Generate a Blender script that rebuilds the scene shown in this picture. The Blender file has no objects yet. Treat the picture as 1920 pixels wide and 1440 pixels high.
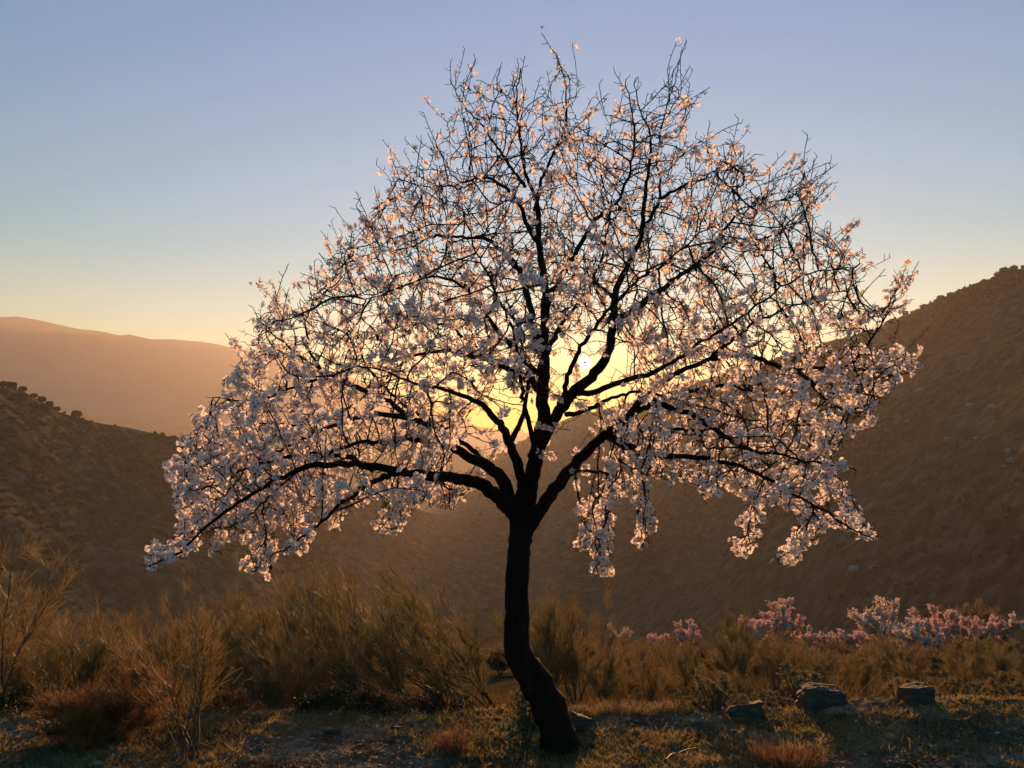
import bpy, math, random
import numpy as np
from mathutils import Vector

# ------------------------------------------------------------------ camera, sky, sun, exposure
SC = bpy.context.scene
COL = SC.collection
F, W, H = 1450.0, 1920.0, 1440.0
CAM_Z = 1.33
PITCH = math.atan(180.0 / F)
SUN_PX = (1097.0, 680.0)
HAZE_DENSITY = 1.9e-4

def ray(px, py):
    a, b = (px - W / 2) / F, (H / 2 - py) / F
    cp, sp = math.cos(PITCH), math.sin(PITCH)
    return np.array([a, cp - b * sp, sp + b * cp])

def at(px, py, Y):
    d = ray(px, py)
    return np.array([0, 0, CAM_Z]) + d * (Y / d[1])

cam = bpy.data.cameras.new('camera')
cam.sensor_width = 36.0
cam.lens = F / W * 36.0
cam.clip_start, cam.clip_end = 0.05, 60000
camo = bpy.data.objects.new('camera', cam)
camo.location = (0, 0, CAM_Z)
camo.rotation_euler = (math.pi / 2 + PITCH, 0, 0)
COL.objects.link(camo)
SC.camera = camo

SD = ray(*SUN_PX); SD = SD / np.linalg.norm(SD)
SUN_EL, SUN_AZ = math.asin(SD[2]), math.atan2(SD[0], SD[1])

world = bpy.data.worlds.new('World'); SC.world = world; world.use_nodes = True
nt = world.node_tree; nt.nodes.clear()
sky = nt.nodes.new('ShaderNodeTexSky'); sky.sky_type = 'NISHITA'
sky.sun_disc = False; sky.sun_size = math.radians(0.85); sky.sun_intensity = 0.03
sky.sun_elevation = SUN_EL; sky.sun_rotation = SUN_AZ
sky.altitude = 900; sky.air_density = 2.5; sky.dust_density = 0.08; sky.ozone_density = 6.4
bg = nt.nodes.new('ShaderNodeBackground'); bg.inputs['Strength'].default_value = 0.092
wo = nt.nodes.new('ShaderNodeOutputWorld')
hs = nt.nodes.new('ShaderNodeHueSaturation'); hs.inputs['Saturation'].default_value = 1.7
nt.links.new(sky.outputs[0], hs.inputs['Color'])
# the visible sun itself: the same sky with its disc, less the sky without it
sky2 = nt.nodes.new('ShaderNodeTexSky'); sky2.sky_type = 'NISHITA'
for k in ('sun_elevation', 'sun_rotation', 'sun_size', 'sun_intensity', 'altitude', 'air_density', 'dust_density', 'ozone_density'): setattr(sky2, k, getattr(sky, k))
sky2.sun_disc = True
sb = nt.nodes.new('ShaderNodeVectorMath'); sb.operation = 'SUBTRACT'
nt.links.new(sky2.outputs[0], sb.inputs[0]); nt.links.new(sky.outputs[0], sb.inputs[1])
ad = nt.nodes.new('ShaderNodeVectorMath'); ad.operation = 'ADD'
nt.links.new(hs.outputs[0], ad.inputs[0]); nt.links.new(sb.outputs[0], ad.inputs[1])
nt.links.new(ad.outputs[0], bg.inputs[0]); nt.links.new(bg.outputs[0], wo.inputs[0])

sun = bpy.data.lights.new('sun', 'SUN'); sun.energy = 5.0; sun.angle = math.radians(0.5)
sun.color = (1.0, 0.505, 0.20)
suno = bpy.data.objects.new('sun', sun); COL.objects.link(suno)
suno.rotation_euler = Vector(tuple(SD)).to_track_quat('Z', 'Y').to_euler()
suno.location = tuple(SD * 50)

vs = SC.view_settings
vs.view_transform = 'Standard'; vs.look = 'None'; vs.exposure = 1.35; vs.gamma = 1.0
vs.use_curve_mapping = False
cy = SC.cycles
cy.use_denoising = True
cy.max_bounces = 6; cy.diffuse_bounces = 2; cy.glossy_bounces = 1; cy.transmission_bounces = 4
cy.volume_bounces = 0; cy.transparent_max_bounces = 4
cy.sample_clamp_indirect = 4.0; cy.caustics_reflective = False; cy.caustics_refractive = False

# ------------------------------------------------------------------ helpers
RNG = np.random.default_rng(11)

def hash2(ix, iy, s):
    h = (ix.astype(np.int64) * 374761393 + iy.astype(np.int64) * 668265263 + s * 1442695041) & 0xffffffff
    h = ((h ^ (h >> 13)) * 1274126177) & 0xffffffff
    return ((h ^ (h >> 16)) & 0xffff) / 65535.0 * 2 - 1

def noise(x, y, s=0):
    x, y = np.asarray(x, float), np.asarray(y, float)
    ix, iy = np.floor(x), np.floor(y); fx, fy = x - ix, y - iy
    u, v = fx * fx * (3 - 2 * fx), fy * fy * (3 - 2 * fy)
    a = hash2(ix, iy, s); b = hash2(ix + 1, iy, s); c = hash2(ix, iy + 1, s); d = hash2(ix + 1, iy + 1, s)
    return a + (b - a) * u + (c - a) * v + (a - b - c + d) * u * v

def fbm(x, y, s=0, o=4):
    t, amp, f = 0, 1.0, 1.0
    for k in range(o):
        t = t + amp * noise(np.asarray(x) * f + 17.3 * k, np.asarray(y) * f - 9.1 * k, s + k); amp *= .5; f *= 2.03
    return t

def sstep(t):
    t = np.clip(t, 0, 1); return t * t * (3 - 2 * t)

class MB:
    """collects triangles of one mesh"""
    def __init__(s): s.v, s.f, s.m, s.c, s.n = [], [], [], [], 0
    def add(s, v, f, mat=0, col=None):
        v = np.asarray(v, float).reshape(-1, 3); f = np.asarray(f, int).reshape(-1, 3)
        s.v.append(v); s.f.append(f + s.n); s.n += len(v)
        s.m.append(np.full(len(f), mat) if np.isscalar(mat) else np.asarray(mat))
        s.c.append(np.zeros(len(v)) if col is None else (np.full(len(v), col) if np.isscalar(col) else np.asarray(col)))
    def tube(s, P, R, sides=5, cap=True, mat=0, rough=0.0, seed=0, col=None):
        P = np.asarray(P, float); R = np.asarray(R, float); n = len(P)
        T = np.gradient(P, axis=0); T /= np.linalg.norm(T, axis=1)[:, None] + 1e-12
        up = np.array([0.31, 0.87, 0.37]) if abs(T[0] @ np.array([.31, .87, .37])) < .9 else np.array([1., 0, 0])
        N = np.zeros_like(P); x = np.cross(T[0], up); N[0] = x / np.linalg.norm(x)
        for i in range(1, n):
            x = N[i - 1] - T[i] * (N[i - 1] @ T[i]); N[i] = x / (np.linalg.norm(x) + 1e-12)
        B = np.cross(T, N); a = np.arange(sides) * 2 * math.pi / sides
        r = R[:, None] * np.ones(sides)
        if rough:
            r = r * (1 + rough * np.random.default_rng(seed).normal(0, 1, (n, sides)))
        V = P[:, None] + r[..., None] * (np.cos(a)[None, :, None] * N[:, None] + np.sin(a)[None, :, None] * B[:, None])
        V = V.reshape(-1, 3); i = np.arange(n - 1)[:, None] * sides; j = np.arange(sides)[None]; k = (j + 1) % sides
        q = np.stack([i + j, i + k, i + sides + k, i + sides + j], -1).reshape(-1, 4)
        f = np.concatenate([q[:, [0, 1, 2]], q[:, [0, 2, 3]]])
        if cap:
            V = np.vstack([V, P[-1] + T[-1] * R[-1], P[0]]); e = len(V) - 2; b0 = (n - 1) * sides
            c1 = np.array([[b0 + t, b0 + (t + 1) % sides, e] for t in range(sides)])
            c0 = np.array([[(t + 1) % sides, t, e + 1] for t in range(sides)])
            f = np.concatenate([f, c1, c0])
        s.add(V, f, mat, col)
    def blades(s, base, tip, w, mat=0, col=None, rng=None):
        """thin pointed leaves: one triangle pair each, from base to tip with a side vector"""
        base, tip = np.asarray(base), np.asarray(tip); n = len(base)
        rng = rng or RNG
        d = tip - base; side = np.cross(d, rng.normal(0, 1, (n, 3))); side /= np.linalg.norm(side, axis=1)[:, None] + 1e-9
        w = np.broadcast_to(w, (n,))[:, None]
        mid = base + d * .45
        V = np.stack([base - side * w * .35, base + side * w * .35, mid + side * w * .5, mid - side * w * .5, tip], 1).reshape(-1, 3)
        o = np.arange(n)[:, None] * 5
        f = np.concatenate([o + [0, 1, 2], o + [0, 2, 3], o + [3, 2, 4]])
        s.add(V, f, mat, None if col is None else np.repeat(np.broadcast_to(col, (n,)), 5))
    def mesh(s, name, mats, smooth=False):
        v = np.concatenate(s.v); f = np.concatenate(s.f); m = np.concatenate(s.m); c = np.concatenate(s.c)
        me = bpy.data.meshes.new(name)
        me.vertices.add(len(v)); me.vertices.foreach_set('co', v.astype(np.float32).ravel())
        me.loops.add(len(f) * 3); me.loops.foreach_set('vertex_index', f.astype(np.int32).ravel())
        me.polygons.add(len(f)); me.polygons.foreach_set('loop_start', (np.arange(len(f)) * 3).astype(np.int32))
        me.polygons.foreach_set('material_index', m.astype(np.int32))
        me.polygons.foreach_set('use_smooth', np.full(len(f), bool(smooth)))
        if c.any():
            at_ = me.attributes.new('tone', 'FLOAT', 'POINT'); at_.data.foreach_set('value', c.astype(np.float32))
        for x in (mats if isinstance(mats, (list, tuple)) else [mats]): me.materials.append(x)
        me.update(calc_edges=True); me.validate()
        return me
    def build(s, name, mats, parent=None, smooth=False):
        return link(name, s.mesh(name, mats, smooth), parent)

def link(name, me, parent=None):
    o = bpy.data.objects.new(name, me); COL.objects.link(o)
    if parent is not None: o.parent = parent
    return o

def tag(o, label=None, cat=None, group=None, kind=None):
    if label: o['label'] = label
    if cat: o['category'] = cat
    if group: o['group'] = group
    if kind: o['kind'] = kind
    return o

def empty(name, loc, rz=0.0, sc=1.0):
    o = bpy.data.objects.new(name, None); COL.objects.link(o)
    o.location = tuple(loc); o.rotation_euler = (0, 0, rz); o.scale = (sc,) * 3
    o.empty_display_size = 0.1
    return o

def copy_tree(o, loc, rz, sc):
    c = o.copy(); COL.objects.link(c); c.location = tuple(loc); c.rotation_euler = (0, 0, rz)
    c.scale = (sc,) * 3 if np.isscalar(sc) else tuple(sc)
    for ch in o.children:
        d = ch.copy(); COL.objects.link(d); d.parent = c
    return c

# ------------------------------------------------------------------ materials
def mat_mix(name, cols, scale=6.0, detail=6.0, rough=0.9, bump=0.0, bscale=40.0, trans=0.0, tcol=None, tone=None, coord='Object', distort=0.0, spec=0.1, stretch=None):
    """cols: list of (position, rgb) over a noise; trans: share of light let through; tone: second ramp driven by the mesh attribute 'tone'"""
    m = bpy.data.materials.new(name); m.use_nodes = True; t = m.node_tree; t.nodes.clear()
    out = t.nodes.new('ShaderNodeOutputMaterial')
    tc = t.nodes.new('ShaderNodeTexCoord'); nz = t.nodes.new('ShaderNodeTexNoise')
    nz.inputs['Scale'].default_value = scale; nz.inputs['Detail'].default_value = detail; nz.inputs['Roughness'].default_value = .62
    nz.inputs['Distortion'].default_value = distort
    src = tc.outputs[coord]
    if stretch:
        mp = t.nodes.new('ShaderNodeMapping'); mp.inputs['Scale'].default_value = stretch
        t.links.new(src, mp.inputs[0]); src = mp.outputs[0]
    t.links.new(src, nz.inputs['Vector'])
    rp = t.nodes.new('ShaderNodeValToRGB'); el = rp.color_ramp.elements
    while len(el) < len(cols): el.new(.5)
    for e, (p, c) in zip(el, cols): e.position = p; e.color = (*c, 1)
    t.links.new(nz.outputs['Fac'], rp.inputs[0])
    col = rp.outputs[0]
    if tone:
        an = t.nodes.new('ShaderNodeAttribute'); an.attribute_name = 'tone'
        r2 = t.nodes.new('ShaderNodeValToRGB'); e2 = r2.color_ramp.elements
        while len(e2) < len(tone): e2.new(.5)
        for e, (p, c) in zip(e2, tone): e.position = p; e.color = (*c, 1)
        t.links.new(an.outputs['Fac'], r2.inputs[0])
        mx = t.nodes.new('ShaderNodeMix'); mx.data_type = 'RGBA'; mx.blend_type = 'MULTIPLY'; mx.inputs[0].default_value = 1.0
        t.links.new(col, mx.inputs[6]); t.links.new(r2.outputs[0], mx.inputs[7]); col = mx.outputs[2]
    p = t.nodes.new('ShaderNodeBsdfPrincipled'); p.inputs['Roughness'].default_value = rough
    p.inputs['Specular IOR Level'].default_value = spec
    t.links.new(col, p.inputs['Base Color'])
    if bump:
        n2 = t.nodes.new('ShaderNodeTexNoise'); n2.inputs['Scale'].default_value = bscale; n2.inputs['Detail'].default_value = 5
        t.links.new(src, n2.inputs['Vector'])
        b = t.nodes.new('ShaderNodeBump'); b.inputs['Strength'].default_value = 1.0; b.inputs['Distance'].default_value = bump
        t.links.new(n2.outputs['Fac'], b.inputs['Height']); t.links.new(b.outputs[0], p.inputs['Normal'])
    sh = p.outputs[0]
    if trans:
        tr = t.nodes.new('ShaderNodeBsdfTranslucent')
        if tcol:
            m3 = t.nodes.new('ShaderNodeMix'); m3.data_type = 'RGBA'; m3.blend_type = 'MULTIPLY'; m3.inputs[0].default_value = 1
            t.links.new(col, m3.inputs[6]); m3.inputs[7].default_value = (*tcol, 1); t.links.new(m3.outputs[2], tr.inputs[0])
        else: t.links.new(col, tr.inputs[0])
        ms = t.nodes.new('ShaderNodeMixShader'); ms.inputs[0].default_value = trans
        t.links.new(sh, ms.inputs[1]); t.links.new(tr.outputs[0], ms.inputs[2]); sh = ms.outputs[0]
    t.links.new(sh, out.inputs['Surface'])
    return m

W3 = (1, 1, 1)
M = {}
M['bark'] = mat_mix('bark', [(.3, (.006, .0045, .004)), (.6, (.016, .011, .009)), (.8, (.042, .032, .026))], 9, 8, .92, .006, 60, stretch=(3, 3, .8))
M['twig'] = mat_mix('twig_bark', [(.3, (.030, .018, .014)), (.7, (.065, .040, .030))], 20, 3, .8)
M['petal'] = mat_mix('petal', [(.3, (.90, .85, .86)), (.7, (.95, .91, .92))], 12, 2, .7, trans=.56, tcol=(1.0, .95, .90),
                     tone=[(0, (.80, .38, .46)), (.25, (.98, .84, .86)), (.6, (1, 1, 1))])
M['flower_heart'] = mat_mix('flower_heart', [(.3, (.22, .035, .04)), (.7, (.35, .08, .07))], 30, 2, .7)
M['calyx'] = mat_mix('calyx', [(.3, (.10, .03, .02)), (.7, (.16, .07, .035))], 30, 2, .7, trans=.2)
M['husk'] = mat_mix('almond_husk', [(.3, (.02, .015, .012)), (.7, (.05, .038, .03))], 40, 3, .9)
M['earth'] = mat_mix('earth', [(.30, (.035, .025, .018)), (.45, (.11, .078, .052)), (.56, (.22, .16, .10)), (.70, (.31, .24, .155))], 2.2, 12, .95, .012, 55, spec=0)
M['slope'] = mat_mix('slope_grass', [(.30, (.022, .018, .010)), (.5, (.050, .038, .018)), (.72, (.085, .062, .028))], .9, 12, .95, .05, 8, spec=0)
M['grass'] = mat_mix('short_grass', [(.3, (.075, .068, .026)), (.48, (.19, .15, .055)), (.68, (.36, .26, .10))], 2.6, 8, .8, trans=.55)
M['dry_grass'] = mat_mix('dry_grass', [(.3, (.20, .13, .055)), (.7, (.34, .24, .11))], 5, 3, .8, trans=.45)
M['slope_blades'] = mat_mix('slope_blades', [(.3, (.09, .06, .024)), (.7, (.19, .125, .05))], 3, 3, .8, trans=.35)
M['stone_chip'] = mat_mix('stone_chip', [(.38, (.10, .08, .07)), (.56, (.21, .175, .15)), (.66, (.52, .48, .44))], 23, 2, .85)
M['litter'] = mat_mix('leaf_litter', [(.3, (.045, .030, .020)), (.7, (.19, .13, .08))], 12, 3, .85, trans=.2)
M['schist'] = mat_mix('schist', [(.3, (.035, .029, .026)), (.55, (.075, .062, .054)), (.75, (.14, .115, .095))], 14, 9, .8, .004, 60, stretch=(1, 1, 4))
M['broom_stem'] = mat_mix('broom_stem', [(.3, (.05, .032, .020)), (.7, (.12, .085, .058))], 8, 4, .6, spec=.4)
M['broom_twig'] = mat_mix('broom_twig', [(.3, (.14, .110, .040)), (.7, (.27, .20, .080))], 1.2, 3, .65, trans=.3, spec=.25)
M['broom_twig_brown'] = mat_mix('broom_twig_brown', [(.3, (.18, .122, .048)), (.7, (.32, .215, .09))], 1.2, 3, .65, trans=.3, spec=.25)
M['dead_red'] = mat_mix('dead_twigs', [(.3, (.17, .080, .036)), (.7, (.32, .165, .075))], 5, 4, .75, trans=.3)
M['dark_green'] = mat_mix('dark_leaf', [(.3, (.018, .026, .014)), (.7, (.045, .055, .028))], 5, 4, .7, trans=.2)
M['grey_leaf'] = mat_mix('grey_green_leaf', [(.3, (.10, .10, .055)), (.7, (.20, .18, .10))], 5, 4, .75, trans=.35)
M['ochre_leaf'] = mat_mix('ochre_leaf', [(.3, (.15, .115, .04)), (.7, (.27, .20, .075))], 5, 4, .75, trans=.35)
M['pink'] = mat_mix('pink_blossom', [(.3, (.56, .32, .28)), (.7, (.76, .54, .48))], 1.3, 3, .8, trans=.4)
M['pink_pale'] = mat_mix('pale_blossom', [(.3, (.55, .39, .32)), (.7, (.74, .60, .50))], 1.3, 3, .8, trans=.4)
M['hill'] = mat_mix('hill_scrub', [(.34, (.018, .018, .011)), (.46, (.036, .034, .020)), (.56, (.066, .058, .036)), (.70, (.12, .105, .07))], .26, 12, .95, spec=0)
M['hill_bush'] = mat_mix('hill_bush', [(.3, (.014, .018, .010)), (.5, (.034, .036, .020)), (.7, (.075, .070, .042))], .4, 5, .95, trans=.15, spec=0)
M['far_mountain'] = mat_mix('far_mountain', [(.35, (.05, .045, .032)), (.65, (.10, .085, .06))], .006, 10, .95, spec=0)
M['hill_rock'] = mat_mix('hill_rock', [(.3, (.17, .15, .13)), (.7, (.34, .31, .28))], .8, 6, .9)
M['metal'] = mat_mix('mast_metal', [(.3, (.25, .25, .26)), (.7, (.3, .3, .3))], 1, 2, .5)
M['contrail'] = mat_mix('contrail', [(.3, (.9, .9, .9)), (.7, (1, 1, 1))], .01, 2, 1, trans=.6)

# ------------------------------------------------------------------ ground
def edge_y(x):
    return 4.62 + .10 * np.sin(x * 1.3 + .6) + .05 * np.sin(x * 3.1) - .12 * sstep((-x - 1.6) / 1.5)

def bank(x, y):
    return .085 * sstep((x - 1.35) / 1.0) * sstep((y - 4.02) / .42)

def ground_z(x, y, fine=True):
    x, y = np.asarray(x, float), np.asarray(y, float)
    e = edge_y(x); d = np.maximum(y - e, 0)
    z = .03 * fbm(x * .7, y * .7, 3, 2) * sstep((y - 1) / 2) + bank(x, y)
    z = z - .18 * sstep(d / .6)
    s = np.clip(d - .3, 0, None)
    z = z - np.where(s < 70, s * .222, 70 * .222 + (np.clip(s, 70, 240) - 70) * .33)
    z = z + (.10 * fbm(x * .35, y * .35, 9, 3)) * sstep(d / 3)
    z = z + (1.6 * fbm(x * .03, y * .03, 21, 3)) * sstep((d - 12) / 40)
    if fine:
        near = np.clip(1 - d / 3, 0, 1)
        l = fbm(x * 7, y * 7, 5, 4)
        z = z + near * (.010 * l + .020 * np.maximum(fbm(x * 11, y * 19, 6, 4), 0) + .006 * noise(x * 40, y * 40, 8))
    return z

def ground_hit(px, py):
    """distance at which the ray through a photo point meets the ground"""
    ys = np.arange(2.5, 40, .01); d = ray(px, py)
    z = CAM_Z + d[2] / d[1] * ys; g_ = ground_z(d[0] / d[1] * ys, ys, False)
    k = np.where(z <= g_)[0]
    return float(ys[k[0]]) if len(k) else 40.0

def grow(a, b, step, far, k=1.13):
    mid = np.arange(a, b, step); out = [b]; s = step
    while out[-1] < far: s *= k; out.append(out[-1] + s)
    lo = [a - step]; s = step
    while lo[-1] > -far: s *= k; lo.append(lo[-1] - s)
    return np.array(lo[::-1] + list(mid) + out)

def grid_mesh(name, X, Y, Z, mat, smooth=True):
    ny, nx = X.shape
    v = np.stack([X, Y, Z], -1).reshape(-1, 3)
    i = np.arange(ny - 1)[:, None] * nx + np.arange(nx - 1)[None]; i = i.ravel()
    f = np.concatenate([np.stack([i, i + 1, i + nx + 1], 1), np.stack([i, i + nx + 1, i + nx], 1)])
    mb = MB(); mb.add(v, f); return mb.build(name, mat, smooth=smooth)

gx = grow(-3.3, 3.5, .02, 2400); gy = grow(3.2, 5.0, .02, 2600)
gy = gy[gy > -60]
GX, GY = np.meshgrid(gx, gy)
g = grid_mesh('ground', GX, GY, ground_z(GX, GY), M['earth'])
g.data.materials.append(M['slope'])
fc = np.zeros(len(g.data.polygons) * 3, np.float32); g.data.polygons.foreach_get('center', fc); fc = fc.reshape(-1, 3)
g.data.polygons.foreach_set('material_index', (fc[:, 1] > edge_y(fc[:, 0]) + .25 + .2 * noise(fc[:, 0] * 4, fc[:, 1] * 4, 2)).astype(np.int32))
tag(g, 'bare earth terrace dropping into the valley', kind='structure')

# ------------------------------------------------------------------ hills
def hill(name, label, ridge, dist, foot_d, foot_py, mat, rough, seed, nx=260, ny=90, back=0.6, power=1.0):
    """a real hill: ridge given by bearings (photo columns), its own distance and height; front slope down to a foot, back slope beyond"""
    rx = np.array([p[0] for p in ridge], float); ry = np.array([p[1] for p in ridge], float)
    px = np.linspace(rx[0], rx[-1], nx); py = np.interp(px, rx, ry)
    k = np.array([ray(a, b) for a, b in zip(px, py)])
    D = np.interp(px, [p[0] for p in dist], [p[1] for p in dist])
    FD = np.interp(px, [p[0] for p in foot_d], [p[1] for p in foot_d])
    hd = k[:, :2] / np.linalg.norm(k[:, :2], axis=1)[:, None]
    el = k[:, 2] / np.linalg.norm(k[:, :2], axis=1)
    zr = CAM_Z + el * D; zf = CAM_Z + (900 - foot_py) / F * FD
    u = np.concatenate([np.linspace(0, 1, ny), 1 + np.linspace(0, back, ny // 4)[1:]])
    UU, PP = np.meshgrid(u, np.arange(nx), indexing='ij')
    dd = FD[PP] + (D[PP] - FD[PP]) * UU
    t = np.clip(UU, 0, 1)
    prof = t ** power
    Z = zf[PP] + (zr[PP] - zf[PP]) * prof - np.clip(UU - 1, 0, None) * (zr - zf)[PP] * 1.1
    X, Y = hd[PP, 0] * dd, hd[PP, 1] * dd
    amp = rough * np.minimum(1, 4 * np.abs(t - 0) + .2) * np.where(UU >= 1, .25, np.minimum(1, (1 - t) * 6 + .12))
    Z = Z + amp * fbm(X / (rough * 9), Y / (rough * 9), seed, 3)
    o = grid_mesh(name, X, Y, Z, mat)
    tag(o, label, kind='structure')
    return dict(X=X, Y=Y, Z=Z, ny=ny, nx=nx, o=o)

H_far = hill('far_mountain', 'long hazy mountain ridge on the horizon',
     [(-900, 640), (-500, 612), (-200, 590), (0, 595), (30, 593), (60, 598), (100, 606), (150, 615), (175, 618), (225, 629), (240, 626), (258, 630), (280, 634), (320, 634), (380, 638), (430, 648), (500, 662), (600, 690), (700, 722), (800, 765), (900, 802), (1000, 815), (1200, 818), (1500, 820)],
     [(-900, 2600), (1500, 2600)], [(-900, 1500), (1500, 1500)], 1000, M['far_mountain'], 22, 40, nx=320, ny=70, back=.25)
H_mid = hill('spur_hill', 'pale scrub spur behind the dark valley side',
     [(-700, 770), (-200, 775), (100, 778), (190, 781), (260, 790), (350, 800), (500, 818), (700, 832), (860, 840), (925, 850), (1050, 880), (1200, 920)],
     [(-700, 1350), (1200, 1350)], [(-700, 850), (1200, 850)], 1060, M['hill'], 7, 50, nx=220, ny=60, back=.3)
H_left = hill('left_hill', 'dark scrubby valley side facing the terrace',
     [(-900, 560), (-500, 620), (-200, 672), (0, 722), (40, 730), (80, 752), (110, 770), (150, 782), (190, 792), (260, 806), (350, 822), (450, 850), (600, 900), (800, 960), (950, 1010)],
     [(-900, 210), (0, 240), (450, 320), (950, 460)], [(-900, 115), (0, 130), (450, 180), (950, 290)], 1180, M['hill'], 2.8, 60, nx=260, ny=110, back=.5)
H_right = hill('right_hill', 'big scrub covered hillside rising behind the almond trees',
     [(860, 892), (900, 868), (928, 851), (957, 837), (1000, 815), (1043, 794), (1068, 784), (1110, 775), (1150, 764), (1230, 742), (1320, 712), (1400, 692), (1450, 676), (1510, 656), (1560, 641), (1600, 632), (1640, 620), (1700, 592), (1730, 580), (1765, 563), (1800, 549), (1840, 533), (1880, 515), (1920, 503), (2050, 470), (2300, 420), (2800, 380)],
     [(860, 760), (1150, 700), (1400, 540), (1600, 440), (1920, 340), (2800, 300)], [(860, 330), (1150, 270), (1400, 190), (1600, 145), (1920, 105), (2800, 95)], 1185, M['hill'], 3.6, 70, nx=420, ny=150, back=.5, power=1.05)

ICO_V = None
def ico():
    t = (1 + 5 ** .5) / 2
    v = np.array([(-1, t, 0), (1, t, 0), (-1, -t, 0), (1, -t, 0), (0, -1, t), (0, 1, t), (0, -1, -t), (0, 1, -t), (t, 0, -1), (t, 0, 1), (-t, 0, -1), (-t, 0, 1)], float)
    v /= np.linalg.norm(v[0])
    f = np.array([(0, 11, 5), (0, 5, 1), (0, 1, 7), (0, 7, 10), (0, 10, 11), (1, 5, 9), (5, 11, 4), (11, 10, 2), (10, 7, 6), (7, 1, 8), (3, 9, 4), (3, 4, 2), (3, 2, 6), (3, 6, 8), (3, 8, 9), (4, 9, 5), (2, 4, 11), (6, 2, 10), (8, 6, 7), (9, 8, 1)])
    return v, f
ICO = ico()
def ico2():
    v, f = ICO; v = list(map(tuple, v)); idx = {}; F2 = []
    def mid(a, b):
        k = (min(a, b), max(a, b))
        if k not in idx:
            m = (np.array(v[a]) + np.array(v[b])) / 2; m /= np.linalg.norm(m); v.append(tuple(m)); idx[k] = len(v) - 1
        return idx[k]
    for a, b, c in f:
        x, y, z = mid(a, b), mid(b, c), mid(c, a); F2 += [(a, x, z), (x, b, y), (z, y, c), (x, y, z)]
    return np.array(v), np.array(F2)
ICO2 = ico2()

def scatter_bushes(name, label, Hh, n, smin, smax, mat, seed, tmax=1.0, clump=.02, base=ICO):
    r = np.random.default_rng(seed); ny, nx = Hh['ny'], Hh['nx']
    X, Y, Z = (Hh[k][:ny] for k in 'XYZ'); V0, F0 = base
    cand = []
    while len(cand) < n:
        i = int(r.random() ** .7 * tmax * (ny - 1)); j = r.integers(0, nx - 1)
        x, y = X[i, j], Y[i, j]
        if fbm(x * clump, y * clump, seed, 3) + r.normal(0, .35) < .05: continue
        cand.append((i, j))
    c = np.array(cand); fi, fj = r.random(n), r.random(n)
    i0, j0 = np.minimum(c[:, 0], ny - 2), np.minimum(c[:, 1], nx - 2)
    def lerp(A): return (A[i0, j0] * (1 - fi) + A[i0 + 1, j0] * fi) * (1 - fj) + (A[i0, j0 + 1] * (1 - fi) + A[i0 + 1, j0 + 1] * fi) * fj
    P = np.stack([lerp(X), lerp(Y), lerp(Z)], 1)
    s = (smin + (smax - smin) * r.random(n) ** 2.2) * np.clip(np.linalg.norm(P[:, :2], axis=1) / 230, .38, 1.3)
    m = 11
    d = r.normal(0, 1, (n, m, 3)); d[..., 2] = np.abs(d[..., 2]) * .8 + .1; d /= np.linalg.norm(d, axis=2)[..., None]
    c = P[:, None] + d * (s[:, None] * r.uniform(.15, .75, (n, m)))[..., None]
    q = r.normal(0, 1, (n, m, 3)); q /= np.linalg.norm(q, axis=2)[..., None]; q *= (s[:, None] * .42)[..., None]
    mb = MB(); mb.blades((c - q).reshape(-1, 3), (c + q).reshape(-1, 3), np.repeat(s, m) * .55, rng=r); o = mb.build(name, mat)
    tag(o, label, kind='stuff'); return o

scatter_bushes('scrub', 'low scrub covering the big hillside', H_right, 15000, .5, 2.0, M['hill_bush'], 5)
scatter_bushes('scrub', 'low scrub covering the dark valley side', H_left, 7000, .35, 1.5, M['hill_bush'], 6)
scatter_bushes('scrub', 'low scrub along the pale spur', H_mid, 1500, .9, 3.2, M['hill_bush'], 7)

# ------------------------------------------------------------------ the almond tree
TY = ground_hit(1052, 1402)                      # distance of the trunk from the camera
def pl(pts, y0=0.0, y1=None):
    """photo points -> 3D polyline; the branch leaves the trunk's distance and runs to y0..y1 metres nearer (-) or farther (+)"""
    n = len(pts); y1 = y0 if y1 is None else y1
    return np.array([at(x, y, TY + y0 + (y1 - y0) * (i / (n - 1)) ** .85) for i, (x, y) in enumerate(pts)])

def resample(P, R, step):
    s = np.concatenate([[0], np.cumsum(np.linalg.norm(np.diff(P, axis=0), axis=1))])
    n = max(3, int(round(s[-1] / step)) + 1); u = np.linspace(0, s[-1], n)
    # smooth (Catmull-like) interpolation through a light moving average
    Q = np.stack([np.interp(u, s, P[:, k]) for k in range(3)], 1); r = np.interp(u, s, R)
    for _ in range(2):
        Q[1:-1] = .25 * Q[:-2] + .5 * Q[1:-1] + .25 * Q[2:]
    return Q, r

PXM = TY / F                                     # metres per photo pixel at the trunk
TRUNK = [(1056, 1425, 40), (1052, 1405, 34), (1043, 1370, 30), (1032, 1330, 30), (1014, 1295, 30), (996, 1265, 28), (980, 1243, 27), (970, 1222, 25.5), (968, 1195, 23.5), (970, 1160, 22.5), (968, 1110, 22), (971, 1060, 21.5), (975, 1010, 21.5), (979, 975, 23), (985, 935, 21), (992, 905, 18)]
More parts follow.
